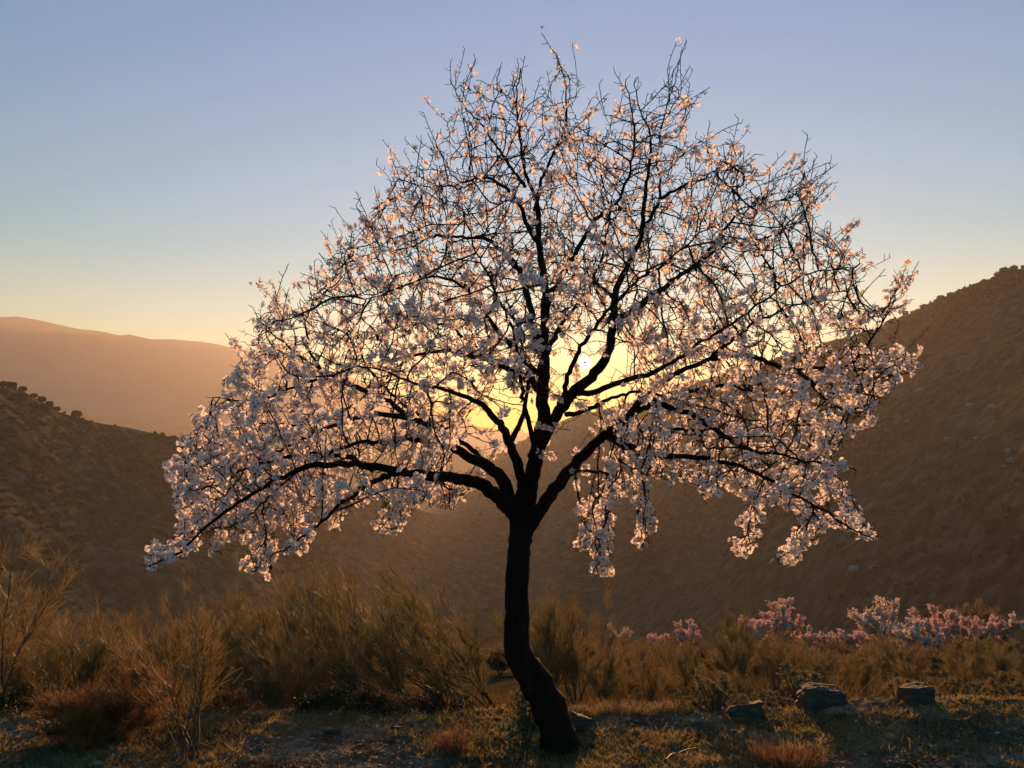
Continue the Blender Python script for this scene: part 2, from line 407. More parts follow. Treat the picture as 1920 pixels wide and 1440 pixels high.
# points, half width at both ends (px), depth at both ends (m)
LIMBS = {
 'C':  ([(986, 950), (997, 890), (1008, 835), (1014, 790), (1014, 740), (1012, 690), (1011, 640), (1018, 600), (1022, 560), (1016, 525), (1009, 477), (1005, 440), (1003, 400), (1000, 378), (985, 350), (975, 315), (967, 240), (960, 190), (970, 140)], 17, 2.2, 0, .10),
 'C2': ([(1020, 590), (1033, 555), (1058, 503), (1080, 465), (1110, 410), (1142, 390), (1162, 366), (1178, 320), (1188, 260), (1180, 195), (1165, 150)], 7, 1.6, .0, -.45),
 'C3': ([(1003, 395), (1013, 340), (1030, 305), (1057, 247), (1066, 205), (1058, 140), (1045, 105)], 4.5, 1.5, .05, .2),
 'C4': ([(1010, 660), (998, 605), (985, 545), (970, 497), (950, 475), (922, 452), (885, 445), (847, 440), (810, 441), (785, 455), (740, 470), (690, 450)], 8, 1.8, 0, .7),
 'C5': ([(1004, 450), (990, 425), (972, 380), (950, 347), (922, 335), (897, 332), (847, 347), (790, 351), (740, 330)], 5.5, 1.6, .03, -.5),
 'C6': ([(1009, 700), (971, 671), (949, 647), (926, 621), (902, 591), (884, 560), (845, 530), (800, 520), (740, 540), (680, 560)], 7, 1.8, 0, -.75),
 'C7': ([(985, 350), (950, 300), (920, 260), (890, 220), (860, 185), (840, 150)], 4, 1.5, .08, .45),
 'CL': ([(1008, 730), (992, 711), (973, 697), (938, 685), (909, 673), (890, 669), (862, 661), (831, 661), (796, 666), (768, 680), (749, 699), (713, 732), (690, 752), (640, 780), (580, 800)], 8.5, 2, 0, .85),
 'CL2': ([(909, 673), (890, 650), (872, 638), (843, 614), (808, 607), (750, 615), (690, 640), (620, 640), (560, 620)], 5, 1.6, .25, .9),
 'LC': ([(981, 930), (974, 875), (962, 838), (946, 806), (934, 784), (915, 765), (888, 750), (850, 735), (800, 730), (740, 700), (680, 690)], 11, 1.8, -.02, -.9),
 'LC2': ([(958, 828), (972, 800), (982, 765), (986, 735), (988, 700), (975, 640), (950, 580), (930, 520)], 6, 2, -.08, -.35),
 'L1': ([(970, 975), (955, 938), (944, 905), (930, 880), (905, 868), (880, 855), (850, 838), (827, 815), (797, 788), (765, 781), (725, 772), (670, 775), (610, 795), (550, 820), (490, 850), (420, 870), (350, 870)], 16, 2, 0, .25),
 'L1b': ([(827, 815), (800, 833), (765, 822), (720, 835), (670, 830), (610, 850), (550, 890), (500, 940), (450, 990)], 7, 1.8, .02, -.8),
 'L2': ([(962, 962), (945, 938), (925, 920), (900, 907), (870, 899), (840, 896), (800, 895), (750, 886), (700, 880), (640, 872), (580, 882), (520, 910), (450, 950), (390, 1000), (340, 1045), (290, 1062)], 15, 1.6, -.02, -1.0),
 'L2b': ([(750, 886), (700, 905), (650, 935), (610, 975), (565, 1010), (510, 1050)], 6, 1.6, -.3, -1.15),
 'L2c': ([(700, 880), (640, 850), (560, 850), (480, 870), (400, 905), (340, 945)], 6, 1.6, -.4, .0),
 'L3': ([(765, 781), (720, 745), (660, 725), (610, 700), (560, 665), (530, 640), (500, 610), (475, 600)], 6, 1.6, .1, .25),
 'L3b': ([(690, 735), (640, 712), (600, 707), (550, 726), (500, 745), (440, 750), (400, 745)], 4.5, 1.5, .14, -.4),
 'L3c': ([(605, 697), (578, 655), (572, 610), (583, 575), (590, 555)], 3.2, 1.4, .15, .25),
 'R1': ([(984, 1000), (1003, 968), (1030, 930), (1060, 893), (1085, 865), (1110, 840), (1135, 818), (1165, 799), (1195, 770), (1222, 735), (1275, 703), (1330, 675), (1360, 650), (1410, 610), (1470, 580), (1540, 555), (1600, 540)], 15, 1.8, 0, -.15),
 'R1b': ([(1140, 818), (1165, 832), (1189, 841), (1236, 855), (1278, 857), (1330, 855), (1390, 868), (1450, 895), (1520, 930), (1580, 970), (1640, 1005)], 8.5, 1.6, -.02, -.85),
 'R1c': ([(1150, 822), (1200, 808), (1240, 802), (1275, 810), (1335, 822), (1400, 850), (1460, 900), (1500, 960), (1500, 1020)], 6, 1.5, -.03, .45),
 'R1d': ([(1215, 745), (1255, 765), (1295, 772), (1345, 810), (1390, 840), (1450, 850), (1530, 870), (1600, 880)], 7, 1.6, -.06, -1.0),
 'R1e': ([(1060, 893), (1090, 880), (1140, 880), (1145, 920), (1140, 960), (1120, 1010), (1122, 1050)], 3.8, 1.4, 0, -.8),
 'R1f': ([(1180, 785), (1160, 860), (1200, 885), (1212, 930), (1210, 990)], 3, 1.3, 0, -.7),
 'R2': ([(1003, 862), (1020, 818), (1040, 785), (1080, 732), (1114, 702), (1136, 674), (1145, 640), (1148, 602), (1147, 570), (1155, 527), (1172, 500), (1192, 460), (1203, 432), (1225, 395), (1239, 370), (1237, 335), (1230, 290), (1238, 240), (1255, 180), (1272, 115)], 14, 1.6, 0, .30),
 'R2a': ([(1203, 435), (1208, 390), (1210, 350), (1222, 300), (1218, 240), (1195, 190), (1188, 140)], 5.5, 1.5, .2, -.2),
 'R2b': ([(1146, 600), (1185, 588), (1215, 560), (1262, 530), (1295, 508), (1335, 480), (1365, 462), (1435, 450), (1500, 420), (1535, 370)], 8.5, 1.6, .15, .75),
 'R2e': ([(1300, 505), (1350, 440), (1385, 395), (1380, 330), (1374, 270)], 4.5, 1.5, .35, .1),
 'R2c': ([(1083, 737), (1118, 735), (1160, 713), (1200, 702), (1224, 690), (1260, 666), (1295, 645), (1319, 628), (1368, 605), (1430, 560), (1490, 520), (1560, 500), (1610, 490)], 6.5, 1.6, 0, -.8),
 'R2d': ([(1062, 777), (1090, 773), (1115, 756), (1145, 742), (1190, 730), (1250, 740), (1310, 760), (1380, 780), (1450, 790), (1540, 800), (1630, 770)], 5.5, 1.6, 0, .9),
 'R2f': ([(1240, 372), (1290, 345), (1330, 330), (1370, 300)], 4, 1.4, .22, -.3),
 'R2g': ([(1150, 560), (1120, 530), (1085, 520), (1070, 470)], 4, 1.5, .15, .8),
 'R3': ([(1335, 672), (1365, 668), (1401, 662), (1422, 670), (1459, 683), (1490, 693), (1526, 689), (1578, 685), (1620, 686), (1651, 699), (1690, 703), (1715, 690)], 7, 1.6, -.08, .25),
 'R3u': ([(1598, 684), (1625, 645), (1652, 612), (1675, 572), (1686, 540), (1690, 505)], 3.2, 1.3, .08, .2),
 'R3d': ([(1490, 693), (1520, 712), (1545, 745), (1590, 775), (1630, 760), (1650, 745)], 5, 1.4, 0, -.5),
 'R3e': ([(1488, 694), (1495, 735), (1500, 770), (1510, 800), (1540, 850), (1600, 930), (1620, 980)], 3.6, 1.4, 0, .5),
 'F1': ([(992, 905), (1000, 840), (985, 770), (975, 700), (960, 620), (940, 560), (900, 480), (870, 420)], 6, 1.8, -.05, -1.1),
 'F2': ([(1040, 785), (1060, 720), (1090, 650), (1130, 590), (1190, 520), (1260, 470), (1330, 420)], 6, 1.8, 0, -1.1),
 'B1': ([(1012, 690), (1035, 640), (1060, 600), (1100, 560), (1130, 480), (1140, 400), (1120, 330), (1110, 260)], 6, 1.8, .05, 1.1),
 'B2': ([(944, 905), (900, 850), (840, 800), (760, 760), (690, 690), (650, 600), (640, 520)], 7, 1.8, .05, 1.2),
 'B3': ([(1195, 770), (1270, 740), (1350, 720), (1430, 740), (1500, 800), (1550, 860)], 6, 1.8, .0, 1.1),
}
limb_nodes = {}
NP, NPAR, NR, NL = [], [], [], []
PARENT_OF = {}
for k, (pts, w0, w1, y0, y1) in LIMBS.items():
    P = pl(pts, y0, y1); n = len(pts)
    R = (w1 * .55 + (w0 - w1 * .55) * (1 - np.linspace(0, 1, n)) ** 1.25) * PXM
    Q, r = resample(P, R * .93, .035)
    rr = np.random.default_rng(len(k) * 7 + sum(map(ord, k)))
    wig = rr.normal(0, .006, Q.shape); wig[:2] = 0
    Q = Q + np.cumsum(wig, axis=0) * .35 + wig * .5
    ids = list(range(len(NP), len(NP) + len(Q)))
    for i, (q, a) in enumerate(zip(Q, r)):
        NP.append(q); NR.append(a); NL.append(k); NPAR.append(ids[i - 1] if i else -1)
    limb_nodes[k] = ids
N_LIMB = len(NP)

OUT = [(272, 1072), (285, 1015), (335, 1000), (330, 930), (292, 885), (300, 868), (345, 858), (350, 800), (400, 745), (440, 690), (440, 655), (475, 655), (470, 605), (510, 560), (525, 535), (540, 580), (595, 545), (590, 520), (610, 480), (640, 470), (650, 420), (690, 420), (690, 390), (725, 370), (735, 310), (800, 300), (790, 255), (830, 250), (850, 200), (835, 145), (870, 150), (890, 130), (930, 165), (970, 135), (1000, 190), (1040, 100), (1060, 120), (1095, 150), (1090, 240), (1125, 225), (1165, 190), (1185, 135), (1210, 200), (1250, 120), (1280, 105), (1290, 160), (1300, 240), (1345, 270), (1375, 255), (1400, 310), (1450, 335), (1510, 318), (1545, 350), (1530, 410), (1560, 440), (1612, 490), (1610, 550), (1640, 570), (1690, 505), (1705, 570), (1650, 620), (1640, 650), (1700, 650), (1728, 692), (1650, 725), (1650, 790), (1590, 820), (1550, 850), (1570, 890), (1615, 930), (1612, 965), (1672, 1012), (1600, 1000), (1555, 985), (1515, 1030), (1480, 1060), (1450, 1055), (1480, 1010), (1500, 960), (1440, 945), (1430, 1005), (1385, 1048), (1370, 1000), (1405, 935), (1350, 915), (1325, 955), (1300, 905), (1262, 900), (1255, 960), (1235, 900), (1215, 890), (1222, 1025), (1188, 1030), (1190, 890), (1160, 940), (1142, 1085), (1090, 1075), (1110, 1035), (1050, 1030), (1095, 990), (1080, 940), (1075, 890), (1020, 880), (960, 850), (900, 900), (840, 970), (790, 950), (740, 1000), (690, 1000), (720, 940), (660, 950), (625, 1010), (600, 960), (570, 1045), (540, 990), (505, 1080), (450, 1070), (475, 1010), (430, 1000), (405, 1050), (380, 1000), (345, 1062), (320, 1040)]
OX, OY = np.array(OUT, float).T
def inside(x, y, PX=OX, PY=OY):
    c = np.zeros(len(x), bool); j = len(PX) - 1
    for i in range(len(PX)):
        m = ((PY[i] > y) != (PY[j] > y)) & (x < (PX[j] - PX[i]) * (y - PY[i]) / (PY[j] - PY[i] + 1e-12) + PX[i])
        c ^= m; j = i
    return c
ra = np.random.default_rng(3)
A = []
while len(A) < 9500:
    x = ra.uniform(270, 1730, 4000); y = ra.uniform(95, 1090, 4000)
    ok = inside(x, y)
    # the open heart of the crown above the fork, where the glow shows through
    hole = ((x - 1000) / 150) ** 2 + ((y - 850) / 110) ** 2 < 1
    hole2 = ((x - 1110) / 75) ** 2 + ((y - 700) / 75) ** 2 < 1
    ok &= ~(hole & (ra.random(4000) < .95)); ok &= ~(hole2 & (ra.random(4000) < .82))
    low = np.clip((y - 700) / 250, 0, 1); ok &= ra.random(4000) < (.72 + .28 * low) * np.interp(y, [100, 250, 450], [.25, .45, 1])
    x, y = x[ok], y[ok]
    plan = np.sqrt(np.clip(1 - ((x - 990) / 790) ** 2, .05, 1))
    hd = 1.25 * plan * (.28 + .72 * np.clip((y - 90) / 420, 0, 1)) * np.where(y > 930, .75, 1)
    dd = hd * ra.uniform(-1, 1, len(x)) ** 1
    for a, b, c in zip(x, y, dd): A.append(at(a, b, TY + c))
A = np.array(A[:9500])
P = np.array(NP); PAR = list(NPAR); cap = 60000
pos = np.zeros((cap, 3)); pos[:N_LIMB] = P; n = N_LIMB
root = list(range(N_LIMB)); kids = np.zeros(cap, int)
own = list(NL)
# do not sprout from the thick lower limbs
near = np.full(len(A), 1e9); who = np.zeros(len(A), int)
elig = np.array([NR[i] < 8.5 * PXM for i in range(N_LIMB)])
idx = np.where(elig)[0]
for s in range(0, len(A), 500):
    d = np.linalg.norm(A[s:s + 500, None] - pos[idx][None], axis=2); m = d.argmin(1)
    near[s:s + 500] = d[np.arange(len(m)), m]; who[s:s + 500] = idx[m]
alive = np.ones(len(A), bool); STEP, KILL, INFL = .032, .048, .6
prevdir = {}
for it in range(70):
    act = alive & (near < INFL)
    if not act.any(): break
    w = who[act]; v = A[act] - pos[w]; v /= np.linalg.norm(v, axis=1)[:, None] + 1e-9
    u, inv = np.unique(w, return_inverse=True)
    S = np.zeros((len(u), 3)); np.add.at(S, inv, v); ln = np.linalg.norm(S, axis=1); S /= ln[:, None] + 1e-9
    new = []
    for k, i in enumerate(u):
        if kids[i] >= 3: continue
        d = S[k] + ra.normal(0, .20, 3)
        q = pos[i]; hz = q[2]
        d[2] += np.interp(hz, [1.2, 1.7, 2.0, 2.6], [-.2, -.1, .12, .42])            # twigs stand up in the top, hang in the skirt
        pd = prevdir.get(int(i))
        if pd is not None: d = d + .8 * pd
        d /= np.linalg.norm(d); new.append((i, q + d * STEP * ra.uniform(.8, 1.2), d))
    if not new: break
    qq = np.array([q for _, q, _ in new]); dv = qq - np.array([0, 0, CAM_Z]); cp_, sp_ = math.cos(PITCH), math.sin(PITCH)
    ff = dv[:, 1] * cp_ + dv[:, 2] * sp_; pxs = W / 2 + F * dv[:, 0] / ff; pys = H / 2 - F * (-dv[:, 1] * sp_ + dv[:, 2] * cp_) / ff
    okn = inside(pxs, pys) | (pys > 700) & (pys < 860)                # keep the bays between the crown's spires open
    for (i, q, d), good in zip(list(new), okn):
        if not good: kids[i] = 3
    new = [t_ for t_, good in zip(new, okn) if good]
    if not new: break
    for i, q, d in new:
        pos[n] = q; PAR.append(int(i)); kids[i] += 1; own.append(own[i]); prevdir[n] = d; n += 1
    npz = pos[n - len(new):n]; ids = np.arange(n - len(new), n)
    al = np.where(alive)[0]
    for s in range(0, len(al), 1500):
        t = al[s:s + 1500]
        d = np.linalg.norm(A[t][:, None] - npz[None], axis=2); m = d.argmin(1); dm = d[np.arange(len(m)), m]
        b = dm < near[t]; near[t[b]] = dm[b]; who[t[b]] = ids[m[b]]
    alive &= near > KILL
# straight young shoots standing out of the crown's top and sides
haskid = np.zeros(cap, bool); haskid[np.array(PAR[1:])] = True
tips = [i for i in range(N_LIMB, n) if not haskid[i] and pos[i][2] > 1.9]
for i in tips:
    if ra.random() > (.55 if pos[i][2] > 2.5 else .28): continue
    d = prevdir[i] * .5 + np.array([0, 0, .75]) + .35 * (pos[i] - np.array([.1, TY, 1.7])) * [1, .4, .3] + ra.normal(0, .18, 3); d /= np.linalg.norm(d)
    j = i; q = pos[i]
    for k_ in range(ra.integers(2, 8)):
        d = d + ra.normal(0, .07, 3); d /= np.linalg.norm(d); q = q + d * .030
        pos[n] = q; PAR.append(int(j)); own.append(own[j]); prevdir[n] = d; j = n; n += 1
pos = pos[:n]; PAR = np.array(PAR)
children = [[] for _ in range(n)]
for i in range(n):
    if PAR[i] >= 0: children[PAR[i]].append(i)
# twig radii (pipe model), only beyond the traced limbs
rad = np.zeros(n); e = 2.35; TIP = .0018
acc = np.zeros(n)
for i in range(n - 1, N_LIMB - 1, -1):
    rad[i] = max(TIP, acc[i] ** (1 / e)) if acc[i] else TIP
    if PAR[i] >= N_LIMB: acc[PAR[i]] += rad[i] ** e
rad = np.minimum(rad, .010)
rad[:N_LIMB] = NR

tree = empty('almond_tree', at(1052, 1405, TY))
tag(tree, 'old almond tree in full blossom leaning from a dark crooked trunk', 'tree')
T0 = np.array(tree.location)
# trunk
TP = np.array([at(x, y, TY) for x, y, w in TRUNK]); TR = np.array([w for x, y, w in TRUNK]) * PXM
TQ, Tr = resample(TP, TR, .03)
Tr = Tr * (1 + .035 * np.random.default_rng(5).normal(0, 1, len(Tr)))
mb = MB(); mb.tube(TQ - T0, Tr, 18, rough=.03, seed=4)
for a in (0.3, 1.7, 3.0, 4.4, 5.4):                       # root flare
    b = TQ[2] - T0; d = np.array([math.cos(a), math.sin(a), 0])
    mb.tube([b + d * .02 + [0, 0, .09], b + d * .06 + [0, 0, .02], b + d * .11 + [0, 0, -.04]], [.045, .04, .02], 8, rough=.05, seed=int(a * 10))
trunk = mb.build('trunk', M['bark'], tree, smooth=True)
# limbs and their twigs
def chains(start_filter):
    """split the twig tree into tubes"""
    out = []
    seen = set()
    for i in range(N_LIMB, n):
        if PAR[i] < N_LIMB or children[PAR[i]].index(i) != 0:
            c = [PAR[i], i]; j = i
            while children[j]:
                j = children[j][0]; c.append(j)
            out.append(c)
    return out
for i in range(n): children[i].sort(key=lambda c: -rad[c])
CH = chains(None)
twig_mb = {k: MB() for k in LIMBS}
for k, ids in limb_nodes.items():
    mb = MB(); r = np.array([NR[i] for i in ids])
    mb.tube(pos[ids] - T0, r, 12 if r[0] > .02 else 8, rough=.03, seed=ids[0])
    o = mb.build('limb', M['bark'], tree, smooth=True); LIMBS[k] = LIMBS[k] + (o,)
for c in CH:
    R = rad[c].copy(); R[0] = min(rad[c[0]], R[1] * 1.25)
    twig_mb[own[c[1]]].tube(pos[c] - T0, R, 5 if R[0] > .005 else 4, cap=True)
# spurs: the short side shoots that make almond twigs look thorny
thin = [i for i in range(n) if (i >= N_LIMB or NR[i] < .011) and PAR[i] >= 0]
for i in thin:
    if ra.random() < .62:
        d = pos[i] - pos[PAR[i]]; d /= np.linalg.norm(d) + 1e-9
        s = np.cross(d, ra.normal(0, 1, 3)); s /= np.linalg.norm(s) + 1e-9
        g_ = s * .9 + d * .5; g_ /= np.linalg.norm(g_); L = ra.uniform(.012, .045)
        b = pos[i] + s * rad[i] * .3 - T0
        mid = b + g_ * L * .55 + ra.normal(0, .002, 3)
        twig_mb[own[i]].tube([b, mid, b + g_ * L + np.array([0, 0, .003])], [.0021, .0016, .0013], 3, cap=False)
for k, mbk in twig_mb.items():
    if mbk.n:
        o = mbk.build('twigs', M['twig'], LIMBS[k][-1]); o['kind'] = 'stuff'

# blossoms
def flower_mesh(cup, seed):
    r = np.random.default_rng(seed); mb = MB()
    for k in range(5):
        a = k * 2 * math.pi / 5 + r.normal(0, .07); L = 1 + r.normal(0, .06); c = cup + r.normal(0, .10); wd = .40 + r.normal(0, .03)
        # rows along the petal: (distance, half width)
        rows = [(.10, .06), (.42, .27), (.74, wd), (.97, .27)]
        V = []; tone = []
        for q, (t, w) in enumerate(rows):
            z = c * t * t + .05 * math.sin(t * 5 + seed)
            for sgn in (-1, 0, 1):
                tt = t - (.09 if (q == 3 and sgn == 0) else 0)
                V.append((tt * L * math.cos(c * .3), w * sgn, z + (.10 * abs(sgn) * w * 2.2 if q else 0)))
                tone.append(t)
        V = np.array(V)
        x, y = V[:, 0] * math.cos(a) - V[:, 1] * math.sin(a), V[:, 0] * math.sin(a) + V[:, 1] * math.cos(a)
        f = []
        for q in range(3):
            for s in range(2):
                i = q * 3 + s; f += [(i, i + 1, i + 4), (i, i + 4, i + 3)]
        mb.add(np.stack([x, y, V[:, 2]], 1), f, 0, np.array(tone) + .001)
    # heart and calyx
    ang = np.arange(6) * math.pi / 3
    ring = np.stack([.15 * np.cos(ang), .15 * np.sin(ang), np.full(6, .06)], 1)
    mb.add(np.vstack([ring, [[0, 0, .20]]]), [(i, (i + 1) % 6, 6) for i in range(6)], 1, .5)
    mb.add(np.vstack([ring * [1, 1, -.2], [[0, 0, -.36]]]), [((i + 1) % 6, i, 6) for i in range(6)], 2, .5)
    for k in range(5):
        a = (k + .5) * 2 * math.pi / 5; d = np.array([math.cos(a), math.sin(a), 0]); s = np.array([-d[1], d[0], 0])
        mb.add([d * .1 + s * .07 + [0, 0, -.03], d * .1 - s * .07 + [0, 0, -.03], d * .36 + [0, 0, -.04 + cup * .08]], [(0, 1, 2)], 2, .5)
    return mb
FM = [flower_mesh(c, i) for i, c in enumerate((.18, .38, .62, .05, 1.25))]
FDATA = [(np.concatenate(m.v), np.concatenate(m.f), np.concatenate(m.m), np.concatenate(m.c)) for m in FM]
FMATS = [M['petal'], M['flower_heart'], M['calyx']]
FMESH = [m.mesh('blossom', FMATS) for m in FM]

def project(p):
    d = np.asarray(p) - np.array([0, 0, CAM_Z]); cp, sp = math.cos(PITCH), math.sin(PITCH)
    f_ = d[1] * cp + d[2] * sp; u_ = -d[1] * sp + d[2] * cp
    return W / 2 + F * d[0] / f_, H / 2 - F * u_ / f_
flowers = []
crown_c = np.array(at(1000, 720, TY))
tipdist = np.zeros(n, int)
for i in range(n - 1, -1, -1):
    if PAR[i] >= 0: tipdist[PAR[i]] = max(tipdist[PAR[i]], tipdist[i] + 1)
for i in thin:
    px, py = project(pos[i])
    dens = np.interp(py, [100, 300, 480, 650, 800, 1000], [.17, .25, .34, .44, .72, 1.05])
    dens *= 1.3 if tipdist[i] < 4 else (1.0 if tipdist[i] < 10 else .6)
    if ((px - 1100) / 95) ** 2 + ((py - 690) / 90) ** 2 < 1: dens *= .45
    dens *= 1 + .9 * noise(pos[i][0] * 4.3, pos[i][2] * 4.3 + pos[i][1] * 3.1, 77)
    clump = np.clip((py - 350) / 450, 0, 1)
    if ra.random() > dens * (.50 - .22 * clump): continue
    m = 1 + min(ra.poisson(.7 + 3.4 * clump), 9)
    d = pos[i] - pos[PAR[i]]; d /= np.linalg.norm(d) + 1e-9
    for _ in range(m):
        s = np.cross(d, ra.normal(0, 1, 3)); s /= np.linalg.norm(s) + 1e-9
        size = ra.uniform(.0145, .0195)
        off = s * (rad[i] + ra.uniform(.006, .017)) + d * ra.uniform(-.028, .028)
        nrm = s + .35 * ra.normal(0, 1, 3) + .25 * (pos[i] - crown_c) / 1.5 + np.array([0, -.12, .0])
        nrm /= np.linalg.norm(nrm)
        v = 4 if ra.random() < .07 else ra.integers(0, 4)
        flowers.append((pos[i] + off, nrm, size * (.6 if v == 4 else 1), v, ra.uniform(0, 6.28)))
print('TREE nodes', n, 'chains', len(CH), 'flowers', len(flowers))

def frame(nrm, spin):
    a = np.array([1., 0, 0]) if abs(nrm[0]) < .8 else np.array([0, 1., 0])
    x = np.cross(a, nrm); x /= np.linalg.norm(x); y = np.cross(nrm, x)
    c, s = math.cos(spin), math.sin(spin)
    return np.stack([x * c + y * s, -x * s + y * c, nrm], 1)
from mathutils import Matrix
flowers.sort(key=lambda t: np.linalg.norm(t[0] - np.array([0, 0, CAM_Z])) / t[2])
big, rest = flowers[:300], flowers[300:]
for p, nr, s, v, sp in big:
    o = link('blossom', FMESH[v], tree)
    R3 = frame(nr, sp) * s; m4 = Matrix.Identity(4)
    for a in range(3):
        for b in range(3): m4[a][b] = R3[a, b]
        m4[a][3] = p[a] - T0[a]
    o.matrix_local = m4
mb = MB()
for v in range(5):
    sel = [f for f in rest if f[3] == v]
    if not sel: continue
    V, Fc, Mm, Cc = FDATA[v]
    R = np.array([frame(f[1], f[4]) * f[2] for f in sel]); Pp = np.array([f[0] for f in sel]) - T0
    VV = np.einsum('nij,kj->nki', R, V) + Pp[:, None]
    k = len(V); nn = len(sel)
    mb.add(VV.reshape(-1, 3), (Fc[None] + np.arange(nn)[:, None, None] * k).reshape(-1, 3), np.tile(Mm, nn), np.tile(Cc, nn))
bl = mb.build('blossoms', FMATS, tree); bl['kind'] = 'stuff'; bl['label'] = 'masses of white almond blossom'
# last year's dried almonds still on the tree
hv, hf = ICO2
hm = MB(); hm.add(hv * [.009, .006, .013] * (1 + .06 * np.random.default_rng(1).normal(0, 1, (len(hv), 1))), hf)
HM = hm.mesh('dried_almond', M['husk'], True)
for i in ra.choice(thin, 26, replace=False):
    o = link('dried_almond', HM, tree); o.location = tuple(pos[i] - T0 + [0, 0, -rad[i] - .010]); o.rotation_euler = (ra.uniform(-.5, .5), ra.uniform(-.5, .5), ra.uniform(0, 6))

# ------------------------------------------------------------------ rocks
def rock(name, label, px, py, w, d, h, seed, tilt=0.0, rz=0.0, layers=5, taper=.86, sink=.02, group=None, Y=None):
    """blocky schist: a box cut into uneven sheets"""
    r = np.random.default_rng(seed)
    y0 = Y or ground_hit(px, py); p = at(px, py, y0); gz = float(ground_z(p[0], p[1]))
    # an angular block: the hull of a few corners, split along its bedding and roughened
    import bmesh
    bm = bmesh.new()
    cs = [(sx, sy, sz) for sx in (-1, 1) for sy in (-1, 1) for sz in (0, 1)]
    for sx, sy, sz in cs:
        k = (taper if sz else 1.0)
        bm.verts.new((sx * w / 2 * k * r.uniform(.82, 1.04), sy * d / 2 * k * r.uniform(.75, 1.05), h * (sz * r.uniform(.82, 1.05)) + tilt * sx * w / 2 * sz))
    for _ in range(9):
        t_ = r.uniform(0, 1); a_ = r.uniform(0, 6.28)
        bm.verts.new((math.cos(a_) * w * .52 * (1 - (1 - taper) * t_), math.sin(a_) * d * .52 * (1 - (1 - taper) * t_), h * t_))
    res = bmesh.ops.convex_hull(bm, input=bm.verts)
    bmesh.ops.delete(bm, geom=[v_ for v_ in bm.verts if not v_.link_faces], context='VERTS')
    bmesh.ops.triangulate(bm, faces=bm.faces)
    for _ in range(3): bmesh.ops.subdivide_edges(bm, edges=[e_ for e_ in bm.edges if e_.calc_length() > .022], cuts=1, use_grid_fill=True)
    bmesh.ops.triangulate(bm, faces=bm.faces)
    co = np.array([v_.co[:] for v_ in bm.verts]); bm.verts.index_update()
    rad_ = co * [1, 1, 0]; rad_ /= np.linalg.norm(rad_, axis=1)[:, None] + 1e-6
    zz = co[:, 2] + .12 * co[:, 0] + .004 * noise(co[:, 0] * 30, co[:, 1] * 30, seed)
    ledge = noise(zz * 95, zz * 0 + seed, 3) * .006 + fbm(co[:, 0] * 38 + seed, co[:, 2] * 60 + co[:, 1] * 38, seed, 3) * .0035
    co = co + rad_ * ledge[:, None]; co[:, 2] += fbm(co[:, 0] * 30, co[:, 1] * 30, seed + 5, 3) * .005
    c, s_ = math.cos(rz), math.sin(rz)
    co = np.stack([co[:, 0] * c - co[:, 1] * s_, co[:, 0] * s_ + co[:, 1] * c, co[:, 2]], 1)
    f = [[v_.index for v_ in f_.verts] for f_ in bm.faces]; bm.free()
    mb = MB(); mb.add(co, f); o = mb.build(name, M['schist'])
    o.location = (p[0], p[1], gz - sink)
    tag(o, label, 'rock', group); return o

rock('rock', 'large flat-topped grey block of schist, the biggest rock on the terrace', 1543, 1327, .275, .17, .125, 1, tilt=-.10, rz=.05, layers=5)
rock('rock', 'squat dark grey rock in front of the small grassy bank', 1717, 1318, .175, .14, .115, 2, tilt=.05, rz=.2, layers=4)
rock('rock', 'low slab of rock with a sunlit ridged top and pointed end', 1396, 1341, .235, .13, .075, 3, tilt=.22, rz=-.1, layers=4, taper=.8)
rock('rock', 'rough rock leaning against the foot of the almond trunk', 1094, 1368, .17, .12, .095, 4, tilt=-.25, rz=.3, layers=4, taper=.62)
rock('stone', 'flat dark stone half sunk in bare earth', 745, 1367, .085, .05, .03, 5, layers=3, taper=.8, sink=.008)
rock('stone', 'small black stone lying on open grass with a dark shadow', 622, 1378, .10, .05, .028, 6, layers=3, taper=.7, sink=.008)
rock('stone', 'small pale pinkish stone beside the trunk foot', 1108, 1402, .045, .035, .028, 7, layers=3, taper=.7, sink=.006)
rock('stone', 'dark lump of rock on the crest of the grassy bank', 1747, 1283, .075, .06, .06, 8, layers=3, taper=.6, sink=.012)

# ------------------------------------------------------------------ ground cover
rg = np.random.default_rng(9)
def scatter_xy(nn, ymin=3.3, ymax=4.75):
    y = rg.uniform(ymin, ymax, nn); x = rg.uniform(-1, 1, nn) * (y * .70 + .15)
    return x, y
def greenness(x, y):
    return fbm(x * 1.3, y * 2.2, 31, 4) + .12 * sstep((x - .6) / 1.0) - .30 * np.exp(-((x - .9) / .9) ** 2) * (y > 4.0) + .1
mbg, mbd = MB(), MB()
x, y = scatter_xy(42000); gr = greenness(x, y); keep = gr + rg.normal(0, .30, len(x)) > .22
x, y = x[keep], y[keep]; nt_ = len(x); nb = 4
z = ground_z(x, y)
X = np.repeat(x, nb) + rg.normal(0, .008, nt_ * nb); Y_ = np.repeat(y, nb) + rg.normal(0, .008, nt_ * nb)
B0 = np.stack([X, Y_, np.repeat(z, nb) - .006], 1)
hgt = rg.gamma(2.2, .0048, nt_ * nb) + .004
ln = rg.normal(0, .8, (nt_ * nb, 2)) * hgt[:, None]
T1 = B0 + np.stack([ln[:, 0], ln[:, 1], hgt + .006], 1)
pick = rg.random(nt_ * nb) < .74
mbg.blades(B0[pick], T1[pick], .0042, rng=rg); mbd.blades(B0[~pick], T1[~pick], .0035, rng=rg)
